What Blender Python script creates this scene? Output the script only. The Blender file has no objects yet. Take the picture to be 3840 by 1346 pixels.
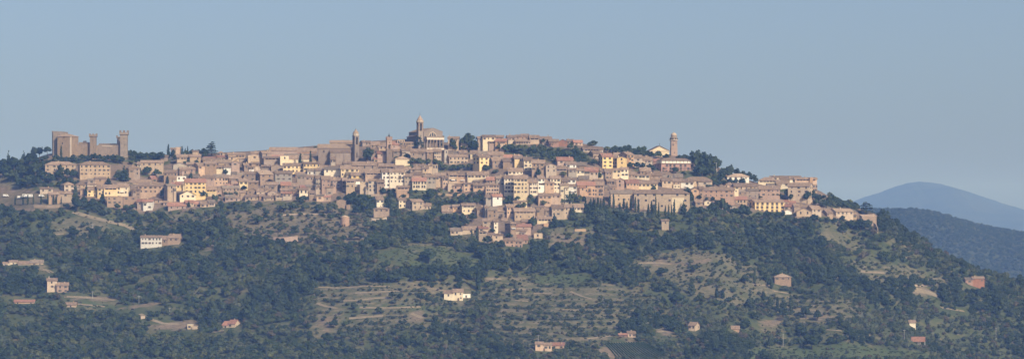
import bpy, math, random
import numpy as np
from mathutils import Vector, Matrix
random.seed(7); rng = np.random.default_rng(7)
R = math.radians
scene = bpy.context.scene
COL = scene.collection

# ------------------------------------------------------------------ camera model (metres, camera at the origin, looking along +Y)
FPX, CX, CY, HOR = 16000.0, 1920.0, 673.0, 880.0
PITCH = math.atan((HOR - CY) / FPX)
CP, SP = math.cos(PITCH), math.sin(PITCH)
def ray(px, py):
    u = (px - CX) / FPX; v = (CY - py) / FPX
    y = CP - v * SP; z = SP + v * CP
    return u / y, z / y                      # dx/dY, dz/dY
def proj(X, Y, Z):
    yc = Y * CP + Z * SP; zc = -Y * SP + Z * CP
    return CX + FPX * X / yc, CY - FPX * zc / yc

# ------------------------------------------------------------------ terrain: the town hill
YR = 4000.0
RIDGE = [(-2500, 700), (-900, 668), (-300, 655), (0, 632), (120, 600), (190, 572), (490, 576), (560, 594), (620, 590), (760, 575), (960, 566), (1200, 545), (1400, 528),
         (1560, 520), (1720, 540), (1860, 528), (2000, 524), (2150, 532), (2300, 560), (2450, 575), (2640, 590), (2720, 645),
         (2820, 680), (2900, 698), (3000, 690), (3080, 715), (3140, 760), (3200, 775), (3290, 800), (3340, 845), (3400, 890),
         (3500, 945), (3620, 1000), (3720, 1035), (3840, 1070), (4200, 1180), (5200, 1500), (7000, 1900)]
RX = np.array([a for a, b in RIDGE], float); RY = np.array([b for a, b in RIDGE], float)
T_KN = np.array([-3000, -900, -120, 0, 25, 60, 260, 620, 900, 1300, 3700, 4300]); 
D_KN = np.array([190, 190, 22, 0, 4, 15, 84, 181, 235, 262, 262, 70.])
def vnoise(X, Y):
    return (np.sin(X * .031 + 1.3 * np.sin(Y * .021)) * np.cos(Y * .037 + .7) * 1.6
            + np.sin(X * .087 + Y * .05 + 2.) * np.cos(Y * .11 - X * .03) * .6
            + np.sin(X * .011 + .5) * np.cos(Y * .013 + X * .004) * 4.)
def gz(X, Y):
    X = np.asarray(X, float); Y = np.asarray(Y, float)
    col = CX + FPX * X / YR
    row = np.interp(col, RX, RY)
    row = (row + np.interp(col - 25, RX, RY) + np.interp(col + 25, RX, RY)) / 3
    zr = YR * (HOR - row) / FPX
    t = YR - Y
    z = zr - np.interp(t, T_KN, D_KN)
    amp = np.clip(t / 120., 0, 1) * np.clip((Y - 2500) / 500, 0, 1)
    z = z + vnoise(X, Y) * amp
    # green spur below the town and the gully beside it
    z = z + 7 * np.exp(-((X + 60) / 60) ** 2 - ((Y - 3640) / 70) ** 2) - 8 * np.exp(-((X - 25) / 45) ** 2 - ((Y - 3600) / 110) ** 2)
    f = np.clip((np.abs(t + 100) - 1000) / 1200., 0, 1); f = f * f * (3 - 2 * f)
    z = z * (1 - f) - 258 * f
    return np.maximum(z, -260 + .3 * np.sin(X * .01))
def gz1(x, y): return float(gz(x, y))
def hit(px, py):
    dx, dz = ray(px, py)
    prev = 3250.0
    for Y in np.arange(3250, YR + 22, 4.0):
        if gz1(dx * Y, Y) >= dz * Y:
            a, b = prev, Y
            for _ in range(14):
                m = (a + b) / 2
                if gz1(dx * m, m) >= dz * m: b = m
                else: a = m
            return dx * b, b, dz * b
        prev = Y
    Y = YR + 12
    return dx * Y, Y, gz1(dx * Y, Y)

# ------------------------------------------------------------------ materials
MATS = {}
def nodes_mat(name):
    m = bpy.data.materials.new(name); m.use_nodes = True
    nt = m.node_tree; b = nt.nodes['Principled BSDF']
    b.inputs['Roughness'].default_value = .9
    b.inputs['Specular IOR Level'].default_value = .15
    MATS[name] = m
    return m, nt, b
def N(nt, t, **kw):
    n = nt.nodes.new(t)
    for k, v in kw.items(): setattr(n, k, v)
    return n
def ramp(nt, cols, fac):
    r = N(nt, 'ShaderNodeValToRGB'); e = r.color_ramp.elements
    while len(e) < len(cols): e.new(.5)
    for i, (p, c) in enumerate(cols): e[i].position = p; e[i].color = (*c, 1)
    nt.links.new(fac, r.inputs[0]); return r.outputs[0]
def mul(c, f): return tuple(min(1, x * f) for x in c)
def noise(nt, scale, vec, detail=4, rough=.6):
    n = N(nt, 'ShaderNodeTexNoise'); n.inputs['Scale'].default_value = scale; n.inputs['Detail'].default_value = detail
    n.inputs['Roughness'].default_value = rough; nt.links.new(vec, n.inputs['Vector']); return n.outputs[0]
def mixc(nt, a, b, fac, mode='MIX'):
    m = N(nt, 'ShaderNodeMix', data_type='RGBA', blend_type=mode)
    for s, v in ((m.inputs[6], a), (m.inputs[7], b), (m.inputs[0], fac)):
        if hasattr(v, 'is_output') or hasattr(v, 'links'): nt.links.new(v, s)
        else: s.default_value = (*v, 1) if isinstance(v, tuple) else v
    return m.outputs[2]
def math_(nt, op, a, b):
    m = N(nt, 'ShaderNodeMath', operation=op)
    for s, v in zip(m.inputs, (a, b)):
        if hasattr(v, 'links'): nt.links.new(v, s)
        else: s.default_value = v
    return m.outputs[0]
def wall_mat(name, c, stone=.5):
    m, nt, b = nodes_mat(name)
    tc = N(nt, 'ShaderNodeTexCoord'); oi = N(nt, 'ShaderNodeObjectInfo')
    n1 = noise(nt, .30, tc.outputs['Object'], 6, .75)
    mp = N(nt, 'ShaderNodeMapping'); mp.inputs['Scale'].default_value = (1.5, 1.5, .25); nt.links.new(tc.outputs['Object'], mp.inputs[0])
    n2 = noise(nt, .6, mp.outputs[0], 4, .7)
    col = ramp(nt, [(.3, mul(c, 1 - .38 * stone)), (.5, c), (.72, mul(c, 1 + .2 * stone))], n1)
    col = mixc(nt, col, mul(c, .55), math_(nt, 'MULTIPLY', ramp(nt, [(.5, (0, 0, 0)), (.75, (1, 1, 1))], n2), .55 * stone + .1))
    v = math_(nt, 'ADD', math_(nt, 'MULTIPLY', oi.outputs['Random'], .34), .80)
    hs = N(nt, 'ShaderNodeHueSaturation'); nt.links.new(col, hs.inputs['Color']); nt.links.new(v, hs.inputs['Value'])
    s = math_(nt, 'ADD', math_(nt, 'MULTIPLY', math_(nt, 'FRACT', math_(nt, 'MULTIPLY', oi.outputs['Random'], 17.3), 0), .4), .75)
    nt.links.new(s, hs.inputs['Saturation'])
    nt.links.new(hs.outputs[0], b.inputs['Base Color'])
    return m
def roof_mat(name, c1, c2):
    m, nt, b = nodes_mat(name)
    tc = N(nt, 'ShaderNodeTexCoord'); oi = N(nt, 'ShaderNodeObjectInfo')
    n1 = noise(nt, .5, tc.outputs['Object'], 6, .7); n2 = noise(nt, 3.5, tc.outputs['Object'], 2, .5)
    col = ramp(nt, [(.32, mul(c1, .66)), (.48, c1), (.66, mul(c2, 1.1))], n1)
    col = mixc(nt, col, mul(c1, .5), math_(nt, 'MULTIPLY', ramp(nt, [(.5, (0, 0, 0)), (.7, (1, 1, 1))], n2), .4))
    w = N(nt, 'ShaderNodeTexWave'); w.inputs['Scale'].default_value = 1.6; nt.links.new(tc.outputs['Object'], w.inputs['Vector'])
    col = mixc(nt, col, mul(c1, .6), math_(nt, 'MULTIPLY', w.outputs[1], .25))
    v = math_(nt, 'ADD', math_(nt, 'MULTIPLY', oi.outputs['Random'], .55), .72)
    hs = N(nt, 'ShaderNodeHueSaturation'); nt.links.new(col, hs.inputs['Color']); nt.links.new(v, hs.inputs['Value'])
    nt.links.new(hs.outputs[0], b.inputs['Base Color']); return m
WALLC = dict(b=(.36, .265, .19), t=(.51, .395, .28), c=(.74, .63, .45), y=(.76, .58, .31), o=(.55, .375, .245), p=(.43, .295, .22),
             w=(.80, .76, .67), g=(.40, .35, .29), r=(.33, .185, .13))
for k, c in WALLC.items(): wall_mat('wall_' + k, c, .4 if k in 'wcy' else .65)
roof_mat('roof', (.28, .20, .145), (.37, .28, .205)); roof_mat('roof_red', (.37, .195, .14), (.42, .25, .185)); roof_mat('roof_grey', (.25, .20, .155), (.31, .255, .20))
roof_mat('roof_pale', (.44, .325, .235), (.53, .41, .30))
wall_mat('fort', (.26, .20, .145), .8); wall_mat('fort_pale', (.46, .37, .28), .5); wall_mat('church_stone', (.30, .235, .18), .5); wall_mat('red_brick', (.40, .225, .17), .5); wall_mat('grey_stone', (.27, .215, .175), .4)
wall_mat('brick', (.40, .275, .20), .5); wall_mat('trim', (.62, .52, .40), .2); wall_mat('soil_wall', (.40, .30, .21), .6)
def plain(name, c, rough=.8):
    m, nt, b = nodes_mat(name); tc = N(nt, 'ShaderNodeTexCoord'); n = noise(nt, 2., tc.outputs['Object'])
    nt.links.new(ramp(nt, [(.3, mul(c, .8)), (.7, mul(c, 1.15))], n), b.inputs['Base Color']); b.inputs['Roughness'].default_value = rough; return m
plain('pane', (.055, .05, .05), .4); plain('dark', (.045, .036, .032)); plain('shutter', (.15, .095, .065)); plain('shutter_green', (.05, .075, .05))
plain('frame', (.42, .33, .25)); plain('iron', (.04, .04, .04), .5); plain('white_paint', (.78, .77, .74), .5); plain('blue_cloth', (.45, .52, .62))
plain('rubber', (.02, .02, .02)); plain('pole', (.45, .44, .42)); plain('bark', (.10, .075, .055)); plain('bronze', (.10, .085, .06), .5)
def leaf_mat(name, c1, c2, c3):
    m, nt, b = nodes_mat(name)
    oi = N(nt, 'ShaderNodeObjectInfo'); tc = N(nt, 'ShaderNodeTexCoord')
    n = noise(nt, .55, tc.outputs['Object'], 3)
    col = ramp(nt, [(0, c1), (.45, c2), (.82, c3), (1, mul(c3, 1.2))], oi.outputs['Random'])
    col = mixc(nt, col, mul(c1, .8), ramp(nt, [(.4, (0, 0, 0)), (.62, (.7, .7, .7))], n))
    nt.links.new(col, b.inputs['Base Color']); b.inputs['Roughness'].default_value = .8; return m
leaf_mat('leaf_dark', (.024, .041, .015), (.036, .057, .021), (.055, .074, .029))
leaf_mat('leaf_oak', (0.0369, 0.059, 0.0205), (0.0615, 0.0886, 0.0295), (0.1066, 0.1189, 0.0459))
leaf_mat('leaf_olive', (0.0615, 0.082, 0.041), (0.082, 0.0984, 0.0508), (0.1066, 0.1189, 0.0656))
leaf_mat('leaf_dry', (0.0697, 0.0615, 0.041), (0.1066, 0.0902, 0.0533), (0.1312, 0.1107, 0.0656))
leaf_mat('leaf_vine', (.035, .06, .022), (.045, .075, .026), (.06, .09, .03))
def ground_mat():
    m, nt, b = nodes_mat('ground'); tc = N(nt, 'ShaderNodeTexCoord')
    at = N(nt, 'ShaderNodeAttribute', attribute_name='cover')
    n1 = noise(nt, .035, tc.outputs['Object'], 6, .65); n2 = noise(nt, .3, tc.outputs['Object'], 4, .6)
    base = ramp(nt, [(.3, (.045, .065, .026)), (.5, (.085, .10, .042)), (.62, (.14, .13, .07)), (.72, (.27, .215, .14))], n1)
    dry = ramp(nt, [(.25, (.07, .078, .042)), (.45, (.15, .138, .085)), (.62, (.225, .188, .125)), (.8, (.30, .24, .17))], n2)
    green = ramp(nt, [(.3, (.055, .085, .03)), (.6, (.09, .12, .045))], n2)
    town = ramp(nt, [(.3, (.14, .11, .08)), (.6, (.25, .185, .137))], n2)
    sep = N(nt, 'ShaderNodeSeparateColor'); nt.links.new(at.outputs['Color'], sep.inputs[0])
    c = mixc(nt, base, dry, sep.outputs[0]); c = mixc(nt, c, green, sep.outputs[1]); c = mixc(nt, c, town, sep.outputs[2])
    nt.links.new(c, b.inputs['Base Color']); b.inputs['Roughness'].default_value = 1; return m
ground_mat()
def hill_mat(name, c1, c2, sc):
    m, nt, b = nodes_mat(name); tc = N(nt, 'ShaderNodeTexCoord'); n = noise(nt, sc, tc.outputs['Object'], 8, .7)
    nt.links.new(ramp(nt, [(.35, c1), (.65, c2)], n), b.inputs['Base Color']); b.inputs['Roughness'].default_value = 1; return m
hill_mat('hill_wood', (.04, .055, .028), (.07, .085, .04), .02); hill_mat('mountain_wood', (.035, .05, .03), (.07, .08, .045), .004)
hill_mat('path_soil', (.22, .185, .125), (.33, .27, .185), .25)

# ------------------------------------------------------------------ mesh helpers
class MB:
    def __init__(s): s.v = []; s.f = []; s.m = []; s.k = 0
    def quad(s, pts, k=None):
        i = len(s.v); s.v += [tuple(p) for p in pts]; s.f.append(list(range(i, i + len(pts)))); s.m.append(s.k if k is None else k)
    def box(s, x0, x1, y0, y1, z0, z1, k=None):
        i = len(s.v); k = s.k if k is None else k
        s.v += [(x0, y0, z0), (x1, y0, z0), (x1, y1, z0), (x0, y1, z0), (x0, y0, z1), (x1, y0, z1), (x1, y1, z1), (x0, y1, z1)]
        for f in ((3, 2, 1, 0), (4, 5, 6, 7), (0, 1, 5, 4), (1, 2, 6, 5), (2, 3, 7, 6), (3, 0, 4, 7)):
            s.f.append([i + a for a in f]); s.m.append(k)
    def ring(s, cx, cy, prof, n=8, rot=0, k=None, sx=1, sy=1):
        """lathe: prof is a list of (radius, z)"""
        i = len(s.v); k = s.k if k is None else k
        for r, z in prof:
            for j in range(n):
                a = rot + 2 * math.pi * j / n
                s.v.append((cx + r * math.cos(a) * sx, cy + r * math.sin(a) * sy, z))
        for q in range(len(prof) - 1):
            for j in range(n):
                a, b = i + q * n + j, i + q * n + (j + 1) % n
                s.f.append([a, b, b + n, a + n]); s.m.append(k)
        s.f.append([i + j for j in range(n)][::-1]); s.m.append(k)
        t = i + (len(prof) - 1) * n
        s.f.append([t + j for j in range(n)]); s.m.append(k)
    def prism(s, poly, z0, z1, k=None):
        i = len(s.v); n = len(poly); k = s.k if k is None else k
        s.v += [(x, y, z0) for x, y in poly] + [(x, y, z1) for x, y in poly]
        for j in range(n):
            a, b = j, (j + 1) % n
            s.f.append([i + a, i + b, i + b + n, i + a + n]); s.m.append(k)
        s.f.append([i + j for j in range(n)][::-1]); s.f.append([i + n + j for j in range(n)]); s.m += [k, k]
    def slab(s, verts, faces, th, k=None):
        """roof skin: top faces plus underside and rim"""
        i = len(s.v); n = len(verts); k = s.k if k is None else k
        s.v += [tuple(v) for v in verts] + [(v[0], v[1], v[2] - th) for v in verts]
        edges = {}
        for f in faces:
            s.f.append([i + a for a in f]); s.m.append(k)
            s.f.append([i + n + a for a in f][::-1]); s.m.append(k)
            for q in range(len(f)): edges[(f[q], f[(q + 1) % len(f)])] = 1
        for (a, b) in edges:
            if (b, a) not in edges: s.f.append([i + b, i + a, i + a + n, i + b + n]); s.m.append(k)
    def mesh(s, name, mats, smooth=False):
        me = bpy.data.meshes.new(name); me.from_pydata(s.v, [], s.f)
        for m in (mats if isinstance(mats, (list, tuple)) else [mats]): me.materials.append(MATS[m])
        me.polygons.foreach_set('material_index', s.m)
        if smooth: me.polygons.foreach_set('use_smooth', [True] * len(s.f))
        me.update(); return me
    def obj(s, name, mats, parent=None, smooth=False):
        return link(name, s.mesh(name, mats, smooth), parent)
def link(name, data, parent=None, loc=None, rz=None, scale=None):
    o = bpy.data.objects.new(name, data); COL.objects.link(o)
    if parent is not None: o.parent = parent
    if loc is not None: o.location = loc
    if rz is not None: o.rotation_euler = (0, 0, rz)
    if scale is not None: o.scale = scale
    return o
def tag(o, label=None, cat=None, group=None, kind=None):
    if label: o['label'] = label
    if cat: o['category'] = cat
    if group: o['group'] = group
    if kind: o['kind'] = kind
    return o
def thing(name, label, cat, loc, rz=0, group=None):
    o = link(name, None, None, loc, rz); o.empty_display_size = 1
    return tag(o, label, cat, group)
RECTS = []     # image rectangles of buildings (x0, x1, ytop, ybase, Yfront), kept clear by the scattered woods
FOOT = []      # footprints on the ground (x, y, radius)

# shared window meshes (front at y=0, facing -Y, centred on x, z=0 at the middle)
def win_mesh(w, h, sh=None, arch=False, sill=True):
    b = MB(); b.k = 0; t = .14
    b.box(-w/2 - t, -w/2, -.07, 0, -h/2, h/2); b.box(w/2, w/2 + t, -.07, 0, -h/2, h/2); b.box(-w/2 - t, w/2 + t, -.07, 0, h/2, h/2 + t)
    if sill: b.box(-w/2 - .2, w/2 + .2, -.16, 0, -h/2 - .13, -h/2)
    if arch:
        p = [(-w/2, -h/2)] + [(w/2 * math.cos(a), h/2 - w/2 + w/2 * math.sin(a)) for a in [math.pi - i * math.pi / 8 for i in range(9)]] + [(w/2, -h/2)]
        b.quad([(x, -.03, z) for x, z in p][::-1], 1)
    else: b.box(-w/2, w/2, -.035, 0, -h/2, h/2, 1)
    if sh:
        for s in (-1, 1):
            x = s * (w/2 + t + .26); b.box(x - .24, x + .24, -.11, -.02, -h/2, h/2, 2)
    return b.mesh('window', ['frame', 'pane'] + ([sh] if sh else []))
WIN = [win_mesh(1.15, 1.65), win_mesh(1.05, 1.6, 'shutter'), win_mesh(1.1, 1.6, 'shutter_green'), win_mesh(1.0, 1.1), win_mesh(1.25, 1.9)]
WARCH = win_mesh(1.35, 2.3, None, True); WTALL = win_mesh(1.25, 2.5, 'shutter'); WSMALL = win_mesh(.8, .8)
def door_mesh():
    b = MB(); b.box(-.75, .75, -.05, 0, 0, 2.4, 0); b.box(-.6, .6, -.09, -.05, 0, 2.2, 1); return b.mesh('door', ['frame', 'shutter'])
DOOR = door_mesh()
def chim_mesh(h):
    b = MB(); b.box(-.4, .4, -.3, .3, -1.0, h, 0); b.box(-.5, .5, -.4, .4, h + .22, h + .34, 1)
    for x in (-.35, .25): b.box(x, x + .1, -.3, .3, h, h + .22, 0)
    return b.mesh('chimney', ['wall_t', 'roof'])
CHIM = [chim_mesh(.9), chim_mesh(1.3)]
def balcony_mesh(w):
    b = MB(); b.box(-w/2, w/2, -1.1, 0, -.12, .06, 0); b.box(-w/2, w/2, -1.1, -1.04, .9, 1.0, 1)
    n = int(w / .35)
    for i in range(n + 1):
        x = -w/2 + .03 + i * (w - .06) / n; b.box(x - .03, x + .03, -1.1, -1.05, .06, .9, 1)
    for s in (-1, 1): b.box(s * (w/2) - .03, s * (w/2) + .03, -1.04, 0, .9, 1.0, 1)
    return b.mesh('balcony', ['frame', 'iron'])
BALC = balcony_mesh(3.0)

def roof_mesh(w, d, ze, zr, kind, oh=.65):
    """local frame: front at -d/2; returns (roof MB, wall-top builder info)"""
    b = MB(); hw, hd = w/2 + oh, d/2 + oh
    rise = zr - ze
    if kind == 'g':
        e = ze - oh * rise / (d/2)
        v = [(-hw, -hd, e), (hw, -hd, e), (hw, 0, zr), (-hw, 0, zr), (hw, hd, e), (-hw, hd, e)]
        b.slab(v, [[0, 1, 2, 3], [3, 2, 4, 5]], .24)
    elif kind == 'e':
        e = ze - oh * rise / (w/2)
        v = [(-hw, -hd, e), (0, -hd, zr), (0, hd, zr), (-hw, hd, e), (hw, -hd, e), (hw, hd, e)]
        b.slab(v, [[0, 1, 2, 3], [1, 4, 5, 2]], .24)
    elif kind == 'h':
        m = min(w, d) / 2
        e = ze - oh * rise / m
        if w >= d: r0, r1 = (-(w/2 - m), 0), (w/2 - m, 0)
        else: r0, r1 = (0, -(d/2 - m)), (0, d/2 - m)
        v = [(-hw, -hd, e), (hw, -hd, e), (hw, hd, e), (-hw, hd, e), (*r0, zr), (*r1, zr)]
        if w >= d: f = [[0, 1, 5, 4], [1, 2, 5], [2, 3, 4, 5], [3, 0, 4]]
        else: f = [[0, 1, 4], [1, 2, 5, 4], [2, 3, 5], [3, 0, 4, 5]]
        b.slab(v, f, .24)
    elif kind == 's':
        s = rise / d
        v = [(-hw, -hd, ze - oh * s), (hw, -hd, ze - oh * s), (hw, hd, zr + oh * s), (-hw, hd, zr + oh * s)]
        b.slab(v, [[0, 1, 2, 3]], .24)
    else:
        b.box(-w/2 - .12, w/2 + .12, -d/2 - .12, d/2 + .12, ze, ze + .3)
    return b
def wall_mesh(w, d, z0, ze, zr, kind):
    b = MB(); W, D = w/2, d/2
    if kind == 'g':
        prof = [(-D, z0), (D, z0), (D, ze - .12), (0, zr - .14), (-D, ze - .12)]
        i = 0
        L = [(-W, y, z) for y, z in prof]; Rr = [(W, y, z) for y, z in prof]
        b.quad(L[::-1]); b.quad(Rr)
        for q in range(5): a, c = q, (q + 1) % 5; b.quad([L[a], L[c], Rr[c], Rr[a]])
    elif kind == 'e':
        prof = [(-W, z0), (W, z0), (W, ze - .12), (0, zr - .14), (-W, ze - .12)]
        F = [(x, -D, z) for x, z in prof]; B = [(x, D, z) for x, z in prof]
        b.quad(F); b.quad(B[::-1])
        for q in range(5): a, c = q, (q + 1) % 5; b.quad([F[c], F[a], B[a], B[c]])
    elif kind == 's':
        b.v = [(-W, -D, z0), (W, -D, z0), (W, D, z0), (-W, D, z0), (-W, -D, ze - .14), (W, -D, ze - .14), (W, D, zr - .14), (-W, D, zr - .14)]
        b.f = [[3, 2, 1, 0], [4, 5, 6, 7], [0, 1, 5, 4], [1, 2, 6, 5], [2, 3, 7, 6], [3, 0, 4, 7]]; b.m = [0] * 6
    else: b.box(-W, W, -D, D, z0, ze - .1)
    return b
def add_wins(root, w, d, ze, h, cols, rows, mesh, side=0, drop=.12, d0=1.75, st=3.1, ox=0., fy=None):
    """windows on the front (side=0), left (-1) or right (+1) wall"""
    span = w if side == 0 else d
    for r in range(rows):
        z = ze - d0 - r * st
        for c in range(cols):
            if random.random() < drop: continue
            x = (c + .5) / cols * span - span / 2 + random.uniform(-.45, .45)
            if side == 0 and root.get('_bay') and root['_bay'][0] < x < root['_bay'][1] and z < root['_bay'][2] + .8: continue
            me = mesh if not isinstance(mesh, list) else random.choice(mesh)
            if side == 0: link('window', me, root, (x + ox, -d/2 if fy is None else fy, z))
            elif side < 0: link('window', me, root, (-w/2, -x, z), R(-90))
            else: link('window', me, root, (w/2, x, z), R(90))
ROOFK = {'R': 'roof_red', 'G': 'roof_grey', 'P': 'roof_pale'}
def house(x0, x1, yr, ye, yb, wc, rk, opts, label, name='house', cat='house', group='houses of the hill town', wmat=None):
    o = opts.split() if isinstance(opts, str) else opts
    yaw = 0.; cols = rows = None; dep = None; rmat = 'roof'; fl = set()
    for t in o:
        if t[0] == 'a' and len(t) > 1: yaw = float(t[1:])
        elif t[0] == 'n': cols, rows = (map(int, t[1:].split('x')) if 'x' in t else (0, 0))
        elif t[0] == 'd': dep = float(t[1:])
        elif t in ROOFK: rmat = ROOFK[t]
        else: fl.add(t)
    if 'window' in label or 'opening' in label: fl.add('F')
    if yaw == 0: yaw = random.uniform(-4, 9)
    th = R(yaw)
    xc = (x0 + x1) / 2
    X, Y, Z = hit(xc, yb)
    Wm = (x1 - x0) / FPX * Y
    dzp = lambda y: ray(xc, y)[1]
    rise0 = (ye - yr) / FPX * Y
    if dep is None:
        dep = {'g': 2 * rise0 / .42, 's': rise0 / .36, 'h': 2 * rise0 / .40}.get(rk, 8.5)
        dep = max(5.5, min(12.5, dep))
    if abs(yaw) > 12: dep = min(dep, .55 * Wm / max(.05, abs(math.sin(th))))
    d = dep
    w = max(2.5, (Wm - d * abs(math.sin(th))) / math.cos(th))
    if rk == 'e': rise0 = max(rise0, .15 * w)
    yc = Y + (w * abs(math.sin(th)) + d * math.cos(th)) / 2
    ze_w = dzp(ye) * Y
    lim = {'g': d / 2, 's': d, 'h': min(w, d) / 2, 'e': w / 2, 'f': 1}[rk]
    rise = max(.18 * lim, min(.5 * lim, rise0)) if rk != 'f' else .3
    zg = gz1(X, Y)
    base = min(zg, dzp(yb) * Y)
    root = thing(name, label, cat, (X * yc / Y, yc, base), th, group)
    ze = ze_w - base; zr = ze + rise
    z0 = -3.0
    wallm = wmat or ('wall_' + wc)
    h = (yb - ye) / FPX * Y
    split = rk == 'g' and w > 10.5 and 'L' not in fl and 'F' not in fl and 'W' not in fl and wmat is None and random.random() < .8
    if split:      # two joined blocks of different height under stepped roofs
        f = random.uniform(.38, .62); dz = random.choice((-1, 1)) * random.uniform(.6, 1.5); wa = w * f; wb_ = w - wa; blocks = []
        for bx, bw, add, dd, mt in ((-w/2 + wa/2, wa, 0 if dz > 0 else dz, d, wallm), (w/2 - wb_/2, wb_, -dz if dz > 0 else 0, d * random.uniform(.82, .95), wallm)):
            a = wall_mesh(bw, dd, z0, ze + add, zr + add, rk).obj('wall', mt, root); a.location = (bx, 0, 0)
            rf = roof_mesh(bw, dd, ze + add, zr + add, rk, .55).obj('roof', random.choice((rmat, rmat, 'roof', 'roof_grey')), root); rf.location = (bx, 0, .02 if bx > 0 else 0)
            blocks.append((bx, bw, add, dd))
    else:
        wl = wall_mesh(w, d, z0, ze, zr, rk).obj('wall', wallm, root)
        rf = roof_mesh(w, d, ze, zr, rk, .65 if 'N' not in fl else .15).obj('roof', rmat if rk != 'f' else wallm, root)
    if cols is None:
        rows = int((h - .3) / 2.9); cols = max(1, int(round(w / random.uniform(3.0, 4.0))))
        rows = min(rows, 4)
    mesh = WIN[:]
    if h < 4.2: mesh = [WIN[0], WIN[1], WIN[3]]
    if 'A' in fl: mesh = WARCH
    if 'V' in fl: mesh = WTALL
    if 'S' in fl: mesh = WIN[2]
    st = min(3.4, max(2.6, (h - .2) / max(1, rows))) if rows else 3
    top = 1.75 if rk != 'e' else 1.4
    if 'L' in fl:
        b = MB(); ww = w * .42; b.box(-ww, ww, -d/2 - .04, -d/2, ze - 2.5, ze - .35, 0)  # dark panel stands in for the shade under the roof; no recess is cut
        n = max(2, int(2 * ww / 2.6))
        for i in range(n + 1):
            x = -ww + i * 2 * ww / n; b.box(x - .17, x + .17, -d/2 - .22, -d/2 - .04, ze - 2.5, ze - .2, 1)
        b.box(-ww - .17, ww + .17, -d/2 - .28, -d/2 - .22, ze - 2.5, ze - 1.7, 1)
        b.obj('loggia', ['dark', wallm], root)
        top += 3.1; rows = max(0, (rows or 0) - 1)
    if not split and 'F' not in fl and 'L' not in fl and 'W' not in fl and rk in 'gh' and h > 4.2 and w > 7 and cols and random.random() < .5:
        bw = w * random.uniform(.28, .45); bx = random.choice((-1, 1)) * (w / 2 - bw / 2 - random.uniform(.0, .15) * w); bp = random.uniform(.9, 2.2); bz = ze - random.uniform(1.2, 2.8)
        b = MB(); b.v = [(bx - bw/2, -d/2 - bp, z0), (bx + bw/2, -d/2 - bp, z0), (bx + bw/2, -d/2 - .01, z0), (bx - bw/2, -d/2 - .01, z0), (bx - bw/2, -d/2 - bp, bz), (bx + bw/2, -d/2 - bp, bz), (bx + bw/2, -d/2 - .01, bz + bp * .35), (bx - bw/2, -d/2 - .01, bz + bp * .35)]
        b.f = [[3, 2, 1, 0], [4, 5, 6, 7], [0, 1, 5, 4], [1, 2, 6, 5], [2, 3, 7, 6], [3, 0, 4, 7]]; b.m = [0] * 6
        wg = b.obj('front_wing', wallm, root)
        b = MB(); b.slab([(bx - bw/2 - .3, -d/2 - bp - .5, bz - .05), (bx + bw/2 + .3, -d/2 - bp - .5, bz - .05), (bx + bw/2 + .3, -d/2 - .02, bz + bp * .35 + .3), (bx - bw/2 - .3, -d/2 - .02, bz + bp * .35 + .3)], [[0, 1, 2, 3]], .2); b.obj('roof', random.choice((rmat, 'roof', 'roof_grey')), wg)
        if random.random() < .7: link('window', random.choice(mesh) if isinstance(mesh, list) else mesh, wg, (bx, -d/2 - bp, bz - 1.5))
        root['_bay'] = (bx - bw/2 - .7, bx + bw/2 + .7, bz)
    if split and rows and cols:
        for bx, bw, add, dd in blocks: add_wins(root, bw, dd, ze + add, h, max(1, round(cols * bw / w)), rows, mesh, 0, .2, top + random.uniform(-.2, .3), st, bx, -dd/2)
    elif rows and cols: add_wins(root, w, d, ze, h, cols, rows, mesh, 0, 0 if 'F' in fl else .18, top, st)
    if root.get('_bay'): del root['_bay']
    if yaw > 14 and d > 5 and h > 3 and cols != 0 and random.random() < .8: add_wins(root, w, d, ze, h, max(1, int(d / 5)), max(1, min(2, int(h / 3.2))), mesh, -1, .3, top, st)
    if yaw < -14 and h > 3: add_wins(root, w, d, ze, h, max(1, int(d / 5)), max(1, min(3, int(h / 3.2))), mesh, 1, .3, top, st)
    if 'B' in fl:
        link('balcony', BALC, root, (w * .18, -d/2, ze - top - st - .95)); link('window', WTALL, root, (w * .18, -d/2, ze - top - st + .3))
    if 'W' in fl:
        b = MB(); b.slab([(-1.9, -d/2 - 1.5, 0), (1.9, -d/2 - 1.5, 0), (1.9, -d/2, .55), (-1.9, -d/2, .55)], [[0, 1, 2, 3]], .06)
        a = b.obj('awning', 'white_paint', root); a.location = (0, 0, max(1.6, ze - 5.0))
    if 'D' in fl: link('door', DOOR, root, (w * random.uniform(-.3, .3), -d/2, max(0, zg - base) + .05))
    nch = (random.random() < .75) + (random.random() < .3 and w > 9) if rk in 'ghs' else 0
    if 'K' in fl: nch = 0
    for i in range(int(nch)):
        x = random.uniform(-.4, .4) * (wb_ if split else (w if rk != 'h' else max(.5, w - d)))
        y = random.uniform(-.3, .1) * d * (.3 if rk == 'h' else 1)
        z = zr + (blocks[1][2] if split else 0) - abs(y) / (d/2) * rise if rk != 's' else ze + rise * (y / d + .5)
        link('chimney', random.choice(CHIM), rf, (x, y, z))
    RECTS.append((x0, x1, yr, yb, Y)); FOOT.append((X * yc / Y, yc, max(w, d) * .5 + .5))
    return root, w, d, ze, rise, yaw
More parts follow.
